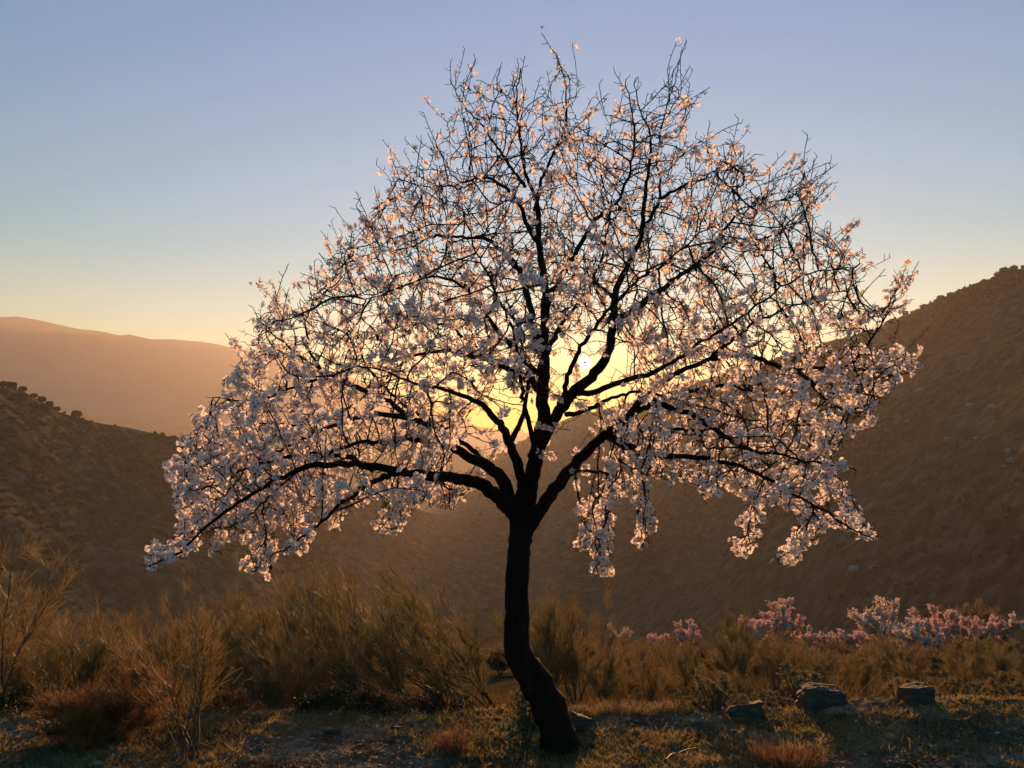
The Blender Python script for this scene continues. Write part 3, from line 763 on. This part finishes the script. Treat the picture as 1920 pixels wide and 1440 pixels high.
# longer dry stalks
x, y = scatter_xy(500); z = ground_z(x, y); h = rg.gamma(2.5, .011, len(x)); a = rg.normal(0, .7, (len(x), 2)) * h[:, None]
B1 = np.stack([x, y, z - .005], 1); mbd.blades(B1, B1 + np.stack([a[:, 0], a[:, 1], h], 1), .0022, rng=rg)
# the grassy bank
x = rg.uniform(1.5, 3.4, 9000); y = rg.uniform(3.95, 4.5, 9000); z = ground_z(x, y); h = rg.gamma(3, .006, len(x)); a = rg.normal(0, .8, (len(x), 2)) * h[:, None]
B1 = np.stack([x, y, z - .005], 1); mbg.blades(B1, B1 + np.stack([a[:, 0], a[:, 1], h], 1), .004, rng=rg)
x = rg.uniform(-1, 1, 26000); y = 4.68 + 5.5 * rg.random(26000) ** 1.6; x = x * y * .75; z = ground_z(x, y, False); h = rg.gamma(3, .026, len(x)) * np.clip((y - 4.45) / 1.6, .12, 1); a = rg.normal(0, .45, (len(x), 2)) * h[:, None]
B1 = np.stack([x, y, z - .02], 1); mbs = MB(); mbs.blades(B1, B1 + np.stack([a[:, 0], a[:, 1], h], 1), .005, rng=rg)
tag(mbs.build('slope_grass', M['slope_blades']), 'rank brown grass on the slope between the shrubs', kind='stuff')
tag(mbg.build('grass', M['grass']), 'short olive grass over the terrace', kind='stuff')
tag(mbd.build('dry_grass', M['dry_grass']), 'dry straw scattered in the grass', kind='stuff')
def chips(name, label, nn, smin, smax, flat, mat, seed, p=2.5, bare=True):
    r = np.random.default_rng(seed); x, y = scatter_xy(nn, 3.3, 4.8)
    if bare:
        k = greenness(x, y) + r.normal(0, .5, nn) < .35; x, y = x[k], y[k]
    nn = len(x); z = ground_z(x, y); s = smin + (smax - smin) * r.random(nn) ** p
    V0, F0 = ICO; k = len(V0)
    v = V0[None] * (1 + r.normal(0, .25, (nn, k, 1))) * s[:, None, None] * np.stack([1 + r.normal(0, .25, nn), 1 + r.normal(0, .25, nn), np.full(nn, flat)], 1)[:, None]
    v += np.stack([x, y, z + s * flat * .3], 1)[:, None]
    mb = MB(); mb.add(v.reshape(-1, 3), (F0[None] + np.arange(nn)[:, None, None] * k).reshape(-1, 3)); o = mb.build(name, mat)
    tag(o, label, kind='stuff')
chips('gravel', 'slaty stone chips and pale pebbles over bare earth', 10000, .003, .014, .5, M['stone_chip'], 14)
x, y = scatter_xy(9000, 3.3, 4.8); z = ground_z(x, y); L = rg.uniform(.006, .018, len(x)); a = rg.uniform(0, 6.28, len(x))
B1 = np.stack([x, y, z + .003], 1); mb = MB()
mb.blades(B1, B1 + np.stack([np.cos(a) * L, np.sin(a) * L, rg.uniform(0, .012, len(x))], 1), .009, rng=rg)
tag(mb.build('leaf_litter', M['litter']), 'dry leaf litter and twigs on the terrace', kind='stuff')

# ------------------------------------------------------------------ shrubs
def grow_shrub(seed, nstem, height, spread, lean=(0, 0), sub=5, sprays=26, spray_len=.16, spray_w=.004, stem_r=.008, up=.9, curve=.5, stem_mat='broom_stem', twig_mat='broom_twig', low=.25):
    """stems (tubes) and fine twig sprays (thin blades); returns two meshes, origin at the foot"""
    r = np.random.default_rng(seed); ms, mt = MB(), MB()
    for k in range(nstem):
        a = r.uniform(0, 6.28); out = r.uniform(.15, 1) * spread
        L = height * r.uniform(.6, 1.05); nseg = 9
        d = np.array([math.cos(a) * out + lean[0], math.sin(a) * out + lean[1], up]); d /= np.linalg.norm(d)
        p = np.array([math.cos(a), math.sin(a), 0]) * r.uniform(0, .05) * height + [0, 0, -.04]; pts = [p]
        for s in range(nseg):
            d = d + r.normal(0, .13, 3) + np.array([0, 0, curve * .1]); d /= np.linalg.norm(d)
            p = p + d * L / nseg; pts.append(p)
        pts = np.array(pts); R = np.linspace(stem_r * r.uniform(.7, 1.2), stem_r * .3, len(pts))
        ms.tube(pts, R, 5)
        for q in range(sub):
            t = r.uniform(low, .95); i = min(int(t * nseg), nseg - 1); b = pts[i] + (pts[i + 1] - pts[i]) * r.random()
            td = pts[i + 1] - pts[i]; td /= np.linalg.norm(td)
            sd = td * .8 + r.normal(0, .45, 3); sd[2] = abs(sd[2]) * .7 + .25; sd /= np.linalg.norm(sd)
            sl = L * r.uniform(.15, .38) * (1.15 - t * .5); sp = [b]
            for s in range(4):
                sd = sd + r.normal(0, .12, 3) + [0, 0, .08 * curve]; sd /= np.linalg.norm(sd); sp.append(sp[-1] + sd * sl / 4)
            sp = np.array(sp); ms.tube(sp, np.linspace(stem_r * .35, stem_r * .14, 5), 3)
            m = sprays; u = r.uniform(.1, 1, m) * 3.999; ii = u.astype(int); fr = (u - ii)[:, None]
            bb = sp[ii] * (1 - fr) + sp[ii + 1] * fr
            dd = (sp[ii + 1] - sp[ii]); dd /= np.linalg.norm(dd, axis=1)[:, None]
            dd = dd + r.normal(0, .38, (m, 3)) + np.array([lean[0] * .3, lean[1] * .3, .25]); dd /= np.linalg.norm(dd, axis=1)[:, None]
            mt.blades(bb, bb + dd * (spray_len * r.uniform(.4, 1.2, m))[:, None], spray_w, rng=r)
    return ms.mesh('stems', M[stem_mat]), mt.mesh('twigs', M[twig_mat])

def shrub(name, meshes, loc, rz, sc, label, cat, group=None, names=('stems', 'twigs')):
    o = empty(name, loc, rz); o.scale = (sc,) * 3 if np.isscalar(sc) else tuple(sc)
    tag(o, label, cat, group)
    for nm, me in zip(names, meshes): link(nm, me, o)
    return o

rs = np.random.default_rng(21)
# one row of four broom kinds, then copies down the slope
BROOM = [grow_shrub(100 + i, 16, 1.45, .42, lean=(-.10 + .07 * i, 0), sub=10, sprays=34, spray_len=.22, spray_w=.0042, twig_mat='broom_twig' if i % 2 == 0 else 'broom_twig_brown') for i in range(4)]
BROOM_BENT = [grow_shrub(120 + i, 11, 1.7, .95, lean=(-.75, -.1), sub=12, sprays=30, spray_len=.2, spray_w=.004, up=.55, curve=.55, stem_r=.011, low=.3) for i in range(2)]
def place(px, Y, mesh, sc, label, cat, name='broom_shrub', group=None, rz=None, dz=0.0):
    p = at(px, 900, Y); z = float(ground_z(p[0], Y, False))
    return shrub(name, mesh, (p[0], Y, z - .03 + dz), rs.uniform(0, 6.28) if rz is None else rz, sc, label, cat, group)

BG = 'broom shrubs on the slope below the terrace'
for px, Y, sc in [(-60, 5.6, .80), (70, 6.3, .66), (185, 6.0, .72), (260, 6.9, .80), (330, 6.2, .78), (430, 6.6, .80), (520, 6.1, .78), (450, 7.8, .95), (600, 7.4, .95), (130, 7.6, .80), (10, 8.2, .9), (545, 5.5, .55),
                  (1010, 6.3, .70), (1075, 6.8, .74), (1150, 7.2, .62), (1215, 6.6, .50), (1290, 7.4, .58), (1365, 8.2, .80), (1440, 7.2, .52), (1330, 6.4, .42), (1130, 6.0, .42), (1520, 7.6, .50), (1600, 7.0, .42), (1570, 8.6, .55), (1690, 7.8, .5), (1770, 7.2, .45), (1850, 8.0, .55), (1900, 6.8, .42), (1480, 9.5, .6), (1250, 9.2, .7), (1180, 9.8, .8), (1400, 10.5, .6), (1640, 10, .62), (1800, 10.4, .66)]:
    kb = rs.integers(0, 4)
    lb = ('olive' if kb % 2 == 0 else 'straw-brown') + (' broom shrub of fine upright twigs ' if Y <= 7.5 else ' broom shrub ') + ('behind the low dark green bush' if px < 100 else 'behind the red dead bush' if px < 300 else 'behind the leafless shrub' if px < 560 else 'just beyond the foot of the trunk' if px < 1120 else 'behind the golden grass clumps' if px < 1300 else 'behind the low ridged slab' if px < 1480 else 'behind the largest block of rock' if px < 1640 else 'behind the squat dark rock' if px < 1780 else 'beyond the crest of the grassy bank') + (', farther down the slope' if Y > 7.5 else '')
    place(px, Y, BROOM[kb], sc * rs.uniform(.92, 1.08) * (.74 if px < 560 else .88 if px < 1120 else .62), lb, 'shrub', group=BG)
for px, Y, sc in [(690, 6.6, .76), (800, 6.2, .74), (870, 6.9, .84), (940, 6.4, .72), (760, 7.6, .84), (640, 5.9, .58)]:
    place(px, Y, BROOM_BENT[rs.integers(0, 2)], sc, 'broom shrub with pale bent branches sweeping sideways beside the almond trunk', 'shrub', group='bent broom shrubs beside the trunk', rz=rs.uniform(-.3, .3))
place(15, 5.3, grow_shrub(140, 9, 1.5, .3, sub=9, sprays=30, spray_len=.24, spray_w=.004, twig_mat='broom_twig_brown'), .84, 'tall wispy broom shrub standing above its neighbours behind dark bushes', 'shrub', rz=1.0)
# bare shrub at the front
p = at(357, 1424, ground_hit(357, 1424))
shrub('bare_shrub', grow_shrub(150, 13, .95, .26, lean=(-.10, 0), sub=9, sprays=13, spray_len=.15, spray_w=.0026, stem_r=.0062, low=.35, twig_mat='broom_twig_brown'), (p[0], p[1], ground_z(p[0], p[1])), .4, .80,
      'leafless many-stemmed shrub standing on the terrace beside a red dead bush', 'shrub')
# dead red bush
p = at(185, 1398, ground_hit(185, 1398) + .12)
shrub('dead_bush', grow_shrub(151, 34, .46, 1.5, lean=(-.35, .0), sub=14, sprays=26, spray_len=.11, spray_w=.0032, stem_r=.004, up=.75, curve=-.3, stem_mat='dead_red', twig_mat='dead_red', low=.1), (p[0] + .08, p[1], ground_z(p[0], p[1])), 0, .84,
      'fallen dead bush of rust-red twigs lying on the terrace', 'bush')

def leafy(seed, w, d, h, nleaf, leaf, mat, stem_mat='broom_stem', knobs=0, up=.3, dome=True):
    """rounded leafy bush; with knobs > 0 the leaves sit in tufts at the stem ends"""
    r = np.random.default_rng(seed); ms, mt = MB(), MB()
    nk = knobs or 60; K = []
    for k in range(nk):
        a = r.uniform(0, 6.28); q = math.sqrt(r.random()); zz = h * (1 - .75 * q * q) * r.uniform(.55, 1.05)
        c = np.array([math.cos(a) * q * w / 2, math.sin(a) * q * d / 2, zz]); K.append(c)
        mid = c * [.6, .6, .5] + r.normal(0, .02, 3) * h
        ms.tube([[c[0] * .25, c[1] * .25, -.03], mid, c], [.006 * h / .3 + .001, .004 * h / .3 + .0008, .0015], 4)
    K = np.array(K); per = nleaf // nk
    idx = np.repeat(np.arange(nk), per); m = len(idx)
    cl = leaf * (1.1 if knobs else 2.4)
    b = K[idx] + r.normal(0, 1, (m, 3)) * cl * [.5, .5, .35]
    dd = r.normal(0, 1, (m, 3)) + np.array([0, 0, up]) ; dd /= np.linalg.norm(dd, axis=1)[:, None]
    b[:, 2] = np.maximum(b[:, 2], 0)
    mt.blades(b, b + dd * (leaf * r.uniform(.6, 1.2, m))[:, None], leaf * .34, rng=r)
    return ms.mesh('stems', M[stem_mat]), mt.mesh('leaves', M[mat])
LN = ('stems', 'leaves')
def place_leafy(name, label, cat, px, py, mesh, group=None, Y=None, rz=0.0, sc=1.0):
    y0 = Y or ground_hit(px, py); p = at(px, py, y0)
    return shrub(name, mesh, (p[0], y0, float(ground_z(p[0], y0, False)) - .02), rz, sc, label, cat, group, LN)
E = 4.72
place_leafy('evergreen_bush', 'low dark green bush at the terrace edge beyond the red dead bush', 'bush', 45, 1300, leafy(160, .42, .3, .20, 2600, .020, 'dark_green'), Y=E - .02)
place_leafy('evergreen_bush', 'low brownish bush with dark foot behind the leafless shrub', 'bush', 440, 1300, leafy(161, .34, .26, .17, 2200, .018, 'dead_red', knobs=50), Y=E + .02)
place_leafy('brush_pile', 'heap of cut blackish green branches at the terrace edge', 'brush pile', 640, 1300, leafy(162, .62, .3, .17, 3600, .022, 'dark_green', up=-.2), Y=E + .02)
place_leafy('brush_pile', 'heap of dead brown twigs beside the blackish green branches', 'brush pile', 725, 1300, leafy(163, .42, .3, .14, 2400, .022, 'litter', up=-.2), Y=E + .06)
place_leafy('evergreen_bush', 'dull green bush between the trunk and the brush heaps', 'bush', 830, 1300, leafy(164, .42, .3, .20, 2400, .02, 'dark_green', up=.6), Y=E + .12)
place_leafy('grey_bush', 'pale grey leaved bush behind the red dead bush', 'bush', 120, 1290, leafy(165, .5, .3, .26, 2000, .022, 'grey_leaf', knobs=40), Y=E + .35)
place_leafy('grey_bush', 'pale grey leaved bush showing over the top of the red dead bush', 'bush', 215, 1290, leafy(166, .4, .3, .25, 1700, .022, 'grey_leaf', knobs=34), Y=E + .25)
KB = [leafy(170 + i, .34, .28, .27, 1700, .020, 'grey_leaf' if i else 'ochre_leaf', knobs=26) for i in range(3)]
KL = 'knobbly bush with tufted pale leaf heads at the terrace edge'
place_leafy('tufted_bush', 'spreading bush of tufted leaf heads behind the low ridged slab', 'bush', 1340, 1300, KB[1], Y=E + .02, sc=1.0)
place_leafy('tufted_bush', 'tall bush of tufted leaf heads behind the largest block of rock', 'bush', 1500, 1290, KB[2], Y=E + .55, sc=1.45, rz=2)
place_leafy('tufted_bush', 'yellowish tufted bush behind the squat dark rock', 'bush', 1690, 1275, KB[0], Y=E + .35, sc=.95, rz=1)
for px, Y, sc in [(1272, E + .02, .5), (1430, E + .15, .8), (1465, E + .3, .9), (1610, E + .45, .6), (1770, E + .5, .7), (1830, E + .9, .95), (1895, E + .8, .9), (1880, E + 1.6, 1.2), (1790, E + 1.5, 1.0), (1730, E + 1.3, .9)]:
    place_leafy('tufted_bush', KL, 'bush', px, 1290, KB[rs.integers(0, 3)], group='tufted bushes along the terrace edge', Y=Y + .08, sc=sc * .85, rz=rs.uniform(0, 6))
def tuft(seed, w, h, nb_, mat, bw=.0035):
    r = np.random.default_rng(seed); mb = MB(); a = r.uniform(0, 6.28, nb_); q = np.sqrt(r.random(nb_)) * w / 2
    b = np.stack([np.cos(a) * q, np.sin(a) * q * .6, np.full(nb_, -.02)], 1)
    hh = h * r.uniform(.45, 1.05, nb_); t = b + np.stack([b[:, 0] * .5 + r.normal(0, .25, nb_) * hh, b[:, 1] * .5 + r.normal(0, .25, nb_) * hh, hh], 1)
    mb.blades(b, t, bw, rng=r); return mb
for i, (px, w, h) in enumerate([(1110, .20, .08), (1165, .22, .10), (1215, .16, .07), (1262, .20, .09), (1080, .14, .07)]):
    o = tuft(180 + i, w, h, 420, 'dry_grass').build('dry_grass_tuft', M['dry_grass'])
    p = at(px, 1300, E - .08 + .03 * (i % 2)); o.location = (p[0], p[1], float(ground_z(p[0], p[1])))
    tag(o, 'golden clump of dry grass on the terrace edge beyond the stony ground', 'grass clump', 'golden grass clumps at the edge')
o = tuft(190, .26, .14, 600, 'dead_red', .003).build('dry_grass_tuft', M['dead_red'])
p = at(1478, 1440, ground_hit(1478, 1440)); o.location = (p[0], p[1], float(ground_z(p[0], p[1]))); tag(o, 'orange dry tuft growing in front of the largest rock', 'grass clump')
o = tuft(191, .14, .15, 260, 'dead_red', .003).build('dry_grass_tuft', M['dead_red'])
p = at(848, 1412, ground_hit(848, 1412)); o.location = (p[0], p[1], float(ground_z(p[0], p[1]))); tag(o, 'reddish dry tuft with dead stalks in front of the trunk', 'grass clump')
# plant at the trunk's foot and thin dead weeds
p = at(980, 1400, ground_hit(980, 1400) + .02)
shrub('woolly_plant', leafy(195, .17, .14, .25, 420, .045, 'grey_leaf', knobs=16, up=1.2), (p[0], p[1], ground_z(p[0], p[1])), 0, 1.0, 'upright leafy plant growing against the trunk foot', 'plant', None, LN)
for i, (px, py, h) in enumerate([(860, 1405, .33), (800, 1425, .20), (905, 1400, .22)]):
    p = at(px, py, ground_hit(px, py))
    shrub('dead_weed', grow_shrub(200 + i, 5, h, .25, sub=4, sprays=5, spray_len=.05, spray_w=.0022, stem_r=.0022, twig_mat='broom_twig_brown'), (p[0], p[1], ground_z(p[0], p[1])), i, 1.0,
          ['tall thin dead weed stalks in front of the trunk', 'short dead weed among bare earth', 'dead weed touching the leafy plant at the trunk foot'][i], 'weed')
# fallen stick and curved stalk
def stick(label, pts, r0, r1):
    P3 = []
    for px, py, dz in pts:
        p = at(px, py, ground_hit(px, py)); P3.append([p[0], p[1], float(ground_z(p[0], p[1])) + dz])
    P3 = np.array(P3); Q, R = resample(P3, np.linspace(r0, r1, len(P3)), .02); mb = MB(); mb.tube(Q - Q[0], R, 7, rough=.06, seed=3)
    o = mb.build('stick', M['broom_stem'], smooth=True); o.location = tuple(Q[0]); tag(o, label, 'stick'); return o
stick('forked grey stick lying on the grass in front of the rocks', [(1248, 1432, .006), (1258, 1420, .012), (1275, 1414, .014), (1290, 1410, .014), (1310, 1405, .008)], .007, .004)
stick('thin pale curved stalk arching over the ground in front of the dead bush', [(92, 1438, 0), (82, 1432, .05), (66, 1425, .07), (44, 1418, .05)], .0028, .0018)

# ------------------------------------------------------------------ almond orchard below
def orchard_tree(seed, mat, hgt=2.6, wd=2.8):
    r = np.random.default_rng(seed); ms, mf = MB(), MB(); tips = []
    ms.tube([[0, 0, -.15], [.04, 0, .3], [.0, .03, .7]], [.12, .09, .08], 7); 
    for k in range(9):
        a = k * .7 + r.normal(0, .2); p = np.array([0, .03, .62]); d = np.array([math.cos(a) * .75, math.sin(a) * .75, r.uniform(.5, 1.3)]); d /= np.linalg.norm(d); pts = [p]
        L = r.uniform(.75, 1.1) * hgt * .75
        for s in range(7):
            d = d + r.normal(0, .13, 3) + [0, 0, .03]; d /= np.linalg.norm(d); p = p + d * L / 7; pts.append(p)
        pts = np.array(pts); ms.tube(pts, np.linspace(.045, .008, 8), 5)
        for q in range(16):
            i = r.integers(2, 7); b = pts[i] + (pts[i + 1] - pts[i]) * r.random(); dd = r.normal(0, .8, 3) + d * .7 + [0, 0, .2]; dd /= np.linalg.norm(dd); l2 = r.uniform(.2, .55)
            e2 = b + dd * l2; ms.tube([b, (b + e2) / 2 + r.normal(0, .02, 3), e2], [.012, .008, .004], 3)
            tips.append((b, e2))
    m = 44
    for b, e2 in tips:
        t = r.random(m)[:, None]; c = b + (e2 - b) * t + r.normal(0, .055, (m, 3)); q = r.normal(0, .042, (m, 3))
        mf.blades(c - q, c + q, .055, rng=r)
    return ms.mesh('trunk', M['bark']), mf.mesh('crown', M[mat])
OT = [orchard_tree(300, 'pink'), orchard_tree(301, 'pink'), orchard_tree(302, 'pink_pale'), orchard_tree(303, 'pink_pale')]
for px, py, wpx, k, lab in [(1235, 1215, 36, 0, 'small pink almond tree standing apart from the row below'), (1290, 1212, 50, 1, 'gappy pink almond tree next to the small pink one below'),
                       (1420, 1222, 60, 0, None), (1465, 1212, 80, 1, None), (1548, 1205, 38, 3, None), (1588, 1205, 44, 0, None), (1512, 1206, 46, 1, None), (1625, 1200, 50, 1, None), (1655, 1228, 90, 2, 'broad pale pink almond tree in front of the others in the row below'),
                       (1690, 1190, 50, 0, None), (1755, 1186, 70, 1, None), (1715, 1232, 60, 2, None), (1845, 1226, 68, 0, 'bright pink almond tree at the open end of the row below'), (1800, 1200, 56, 1, None), (1880, 1195, 60, 3, None), (1160, 1212, 40, 2, 'faint pale almond tree half hidden by broom near the trunk')]:
    ys = np.arange(12, 120, .2); d = ray(px, py); z = CAM_Z + d[2] / d[1] * ys; kk = np.where(z <= ground_z(d[0] / d[1] * ys, ys, False))[0]
    Y = float(ys[kk[0]]) if len(kk) else 45.0
    p = at(px, py, Y); sc = wpx * 1.15 / F * Y / 2.7
    shrub('orchard_almond_tree', OT[k], (p[0], Y, float(ground_z(p[0], Y, False))), rs.uniform(0, 6.28), (sc * 1.0, sc * 1.0, sc * .95), lab or ('pale' if k > 1 else 'deep') + ' pink flowering almond tree in the row on the slope below', 'tree', 'almond trees in the orchard row below', ('trunk', 'crown'))
# willowy yellow shrub behind the orchard row, and grey scrub at the side
def far_shrub(px, py, hpx, mesh, label, sx=1.0):
    ys = np.arange(8, 120, .2); d = ray(px, py); z = CAM_Z + d[2] / d[1] * ys; kk = np.where(z <= ground_z(d[0] / d[1] * ys, ys, False))[0]
    Y = float(ys[kk[0]]) if len(kk) else 45.0
    p = at(px, py, Y); sc = hpx / F * Y / 1.4
    shrub('broom_shrub', mesh, (p[0], Y, float(ground_z(p[0], Y, False)) - .05), rs.uniform(0, 6.28), (sc * sx, sc * sx, sc), label, 'shrub')
WILLOW = grow_shrub(310, 26, 1.4, .5, sub=12, sprays=40, spray_len=.2, spray_w=.012, twig_mat='broom_twig_brown')
far_shrub(1850, 1190, 75, WILLOW, 'tall yellowish willowy shrub rising behind the bright pink almond tree', 1.15)
far_shrub(1370, 1215, 62, WILLOW, 'slender olive shrub poking up between the pink almond trees', .45)
FAR_B = grow_shrub(311, 22, 1.4, .6, sub=10, sprays=34, spray_len=.26, spray_w=.010)
for px in range(-40, 1960, 36):
    for py, hp in ((1262, 42), (1240, 34), (1215, 28)):
        if py == 1215 and px > 1180: continue
        q = px + rs.uniform(-14, 14)
        ys = np.arange(8, 120, .2); d = ray(q, py); z = CAM_Z + d[2] / d[1] * ys; kk = np.where(z <= ground_z(d[0] / d[1] * ys, ys, False))[0]
        if not len(kk): continue
        Y = float(ys[kk[0]]); p = at(q, py, Y); sc = hp * rs.uniform(.75, 1.25) / F * Y / 1.4
        fb = rs.random() < .6
        fl = 'distant ' + ('olive' if fb else 'yellowish') + ' broom shrub ' + ('down the slope beyond the trunk' if 800 < px < 1180 else 'down the slope beyond the broom thicket' if px <= 800 else 'just below the pink almond row' if py == 1240 else 'midway between the rocks and the pink almond row')
        shrub('broom_shrub', FAR_B if fb else WILLOW, (p[0], Y, float(ground_z(p[0], Y, False)) - .05), rs.uniform(0, 6.28), (sc * 1.2, sc * 1.2, sc), fl, 'shrub', 'distant broom shrubs below the terrace')

# ------------------------------------------------------------------ boulders and skyline bushes on the hills
def hill_point(Hh, px, py):
    """the point of the hill seen at a photo position"""
    ny = Hh['ny']; X, Y, Z = Hh['X'][:ny], Hh['Y'][:ny], Hh['Z'][:ny]
    cp, sp = math.cos(PITCH), math.sin(PITCH); dz = Z - CAM_Z
    f_ = Y * cp + dz * sp; u_ = -Y * sp + dz * cp
    e = (W / 2 + F * X / f_ - px) ** 2 + (H / 2 - F * u_ / f_ - py) ** 2
    i = np.unravel_index(e.argmin(), e.shape); return np.array([X[i], Y[i], Z[i]])
bv, bf = ICO2
for q, (px, py, wpx) in enumerate([(1700, 790, 14), (1775, 825, 12), (1828, 823, 10), (1857, 765, 18), (1722, 733, 14), (1890, 850, 14), (1898, 862, 20), (1885, 878, 12), (1905, 840, 10), (1602, 1072, 22), (1632, 1066, 12), (1815, 762, 14)]):
    p = hill_point(H_right, px, py); s = wpx / F * p[1] / 2; r = np.random.default_rng(400 + q)
    mb = MB(); mb.add(bv * (1 + r.normal(0, .13, (len(bv), 1))) * [s, s * .8, s * .65], bf); o = mb.build('boulder', M['hill_rock']); o.location = tuple(p + [0, -s * .3, s * .2])
    tag(o, 'pale boulder on the big scrub covered hillside', 'boulder', 'pale boulders on the hillside')
def round_bush(seed):
    r = np.random.default_rng(seed); mb = MB(); mt = MB()
    mb.tube([[0, 0, -.3], [.03, 0, .25], [0, .02, .5]], [.08, .06, .04], 5)
    m = 900; d = r.normal(0, 1, (m, 3)); d /= np.linalg.norm(d, axis=1)[:, None]; lump = 1 + .25 * np.sin(d[:, 0] * 5 + seed) * np.cos(d[:, 1] * 4)
    c = d * lump[:, None] * (r.random(m) ** .4)[:, None] * [.9, .9, .6] + [0, 0, .75]; q = r.normal(0, .09, (m, 3)); mt.blades(c - q, c + q, .16, rng=r)
    return mb.mesh('trunk', M['bark']), mt.mesh('crown', M['hill_bush'])
RB = [round_bush(500 + i) for i in range(2)]
for Hh, lst, lab, grp in ((H_left, [(8, 724, 16), (25, 722, 18), (45, 733, 14), (62, 742, 12), (82, 754, 15), (95, 762, 14), (110, 768, 12), (148, 776, 18), (84, 775, 20), (62, 745, 10)], 'dark round bush on the skyline of the shadowed valley side', 'skyline bushes on the shadowed valley side'),
                          (H_right, [(1845, 533, 14), (1830, 538, 10), (1885, 512, 16), (1900, 507, 14), (1795, 551, 9), (1762, 563, 12), (1730, 579, 10), (1700, 591, 12), (1665, 608, 10), (1100, 774, 16), (1125, 768, 14), (1085, 779, 12)], 'small round bush on the skyline of the big hillside', 'skyline bushes on the big hillside')):
    for px, py, wpx in lst:
        p = hill_point(Hh, px, py); sc = wpx / F * p[1] / 1.8
        shrub('ridge_bush', RB[rs.integers(0, 2)], (p[0], p[1], p[2] - .1 * sc), rs.uniform(0, 6), sc, lab, 'bush', grp, ('trunk', 'crown'))
# mast on the far mountain
p = hill_point(H_far, 21, 594); mb = MB()
mb.tube([[0, 0, -2], [0, 0, 9], [0, 0, 12]], [.9, .6, .3], 6); mb.tube([[-1.2, 0, 7], [0, 0, 7.1], [1.2, 0, 7]], [.25, .3, .25], 5)
o = mb.build('radio_mast', M['metal']); o.location = tuple(p); tag(o, 'thin radio mast on top of the far mountain ridge', 'mast')

# ------------------------------------------------------------------ contrail high outside the haze
a, b = at(1776, 523, 9000), at(1842, 518, 9000)
c = (a + b) / 2; t = np.linspace(0, 1, 14)[:, None]; r = np.random.default_rng(8)
mb = MB(); mb.tube((a - c) * (1 - t) + (b - c) * t + r.normal(0, .5, (14, 3)), np.concatenate([np.linspace(1, 6, 7), np.linspace(6, 3, 7)]), 8, rough=.1)
o = mb.build('contrail', M['contrail'], smooth=True); o.location = tuple(c); tag(o, 'short thin white contrail in the clear sky above the hillside', 'contrail')

# ------------------------------------------------------------------ haze
zmin = min(float(ground_z(GX, GY, False).min()), *(float(h['Z'].min()) for h in (H_far, H_mid, H_left, H_right))) - 1.0
zmax = max(float(h['Z'].max()) for h in (H_far, H_mid, H_left, H_right)) + 25
xm = max(float(np.abs(h['X']).max()) for h in (H_far, H_mid, H_left, H_right)); xm = max(xm, float(np.abs(gx).max())) + 20
ym = max(max(float(h['Y'].max()) for h in (H_far, H_mid, H_left, H_right)), float(gy.max())) + 20
v = np.array([(x, y, z) for x in (-xm, xm) for y in (float(gy.min()) - 20, ym) for z in (zmin, zmax)])
f = [(0, 1, 3), (0, 3, 2), (4, 6, 7), (4, 7, 5), (0, 4, 5), (0, 5, 1), (2, 3, 7), (2, 7, 6), (0, 2, 6), (0, 6, 4), (1, 5, 7), (1, 7, 3)]
hm = bpy.data.materials.new('haze_air'); hm.use_nodes = True; t = hm.node_tree; t.nodes.clear()
ho = t.nodes.new('ShaderNodeOutputMaterial'); pv = t.nodes.new('ShaderNodeVolumePrincipled')
pv.inputs['Color'].default_value = (.94, .86, .84, 1); pv.inputs['Density'].default_value = HAZE_DENSITY; pv.inputs['Anisotropy'].default_value = .40
t.links.new(pv.outputs[0], ho.inputs['Volume'])
mb = MB(); mb.add(v, f); o = mb.build('haze', hm); tag(o, 'warm evening haze filling the valley', kind='stuff')
print('HAZE box', xm, ym, zmin, zmax)
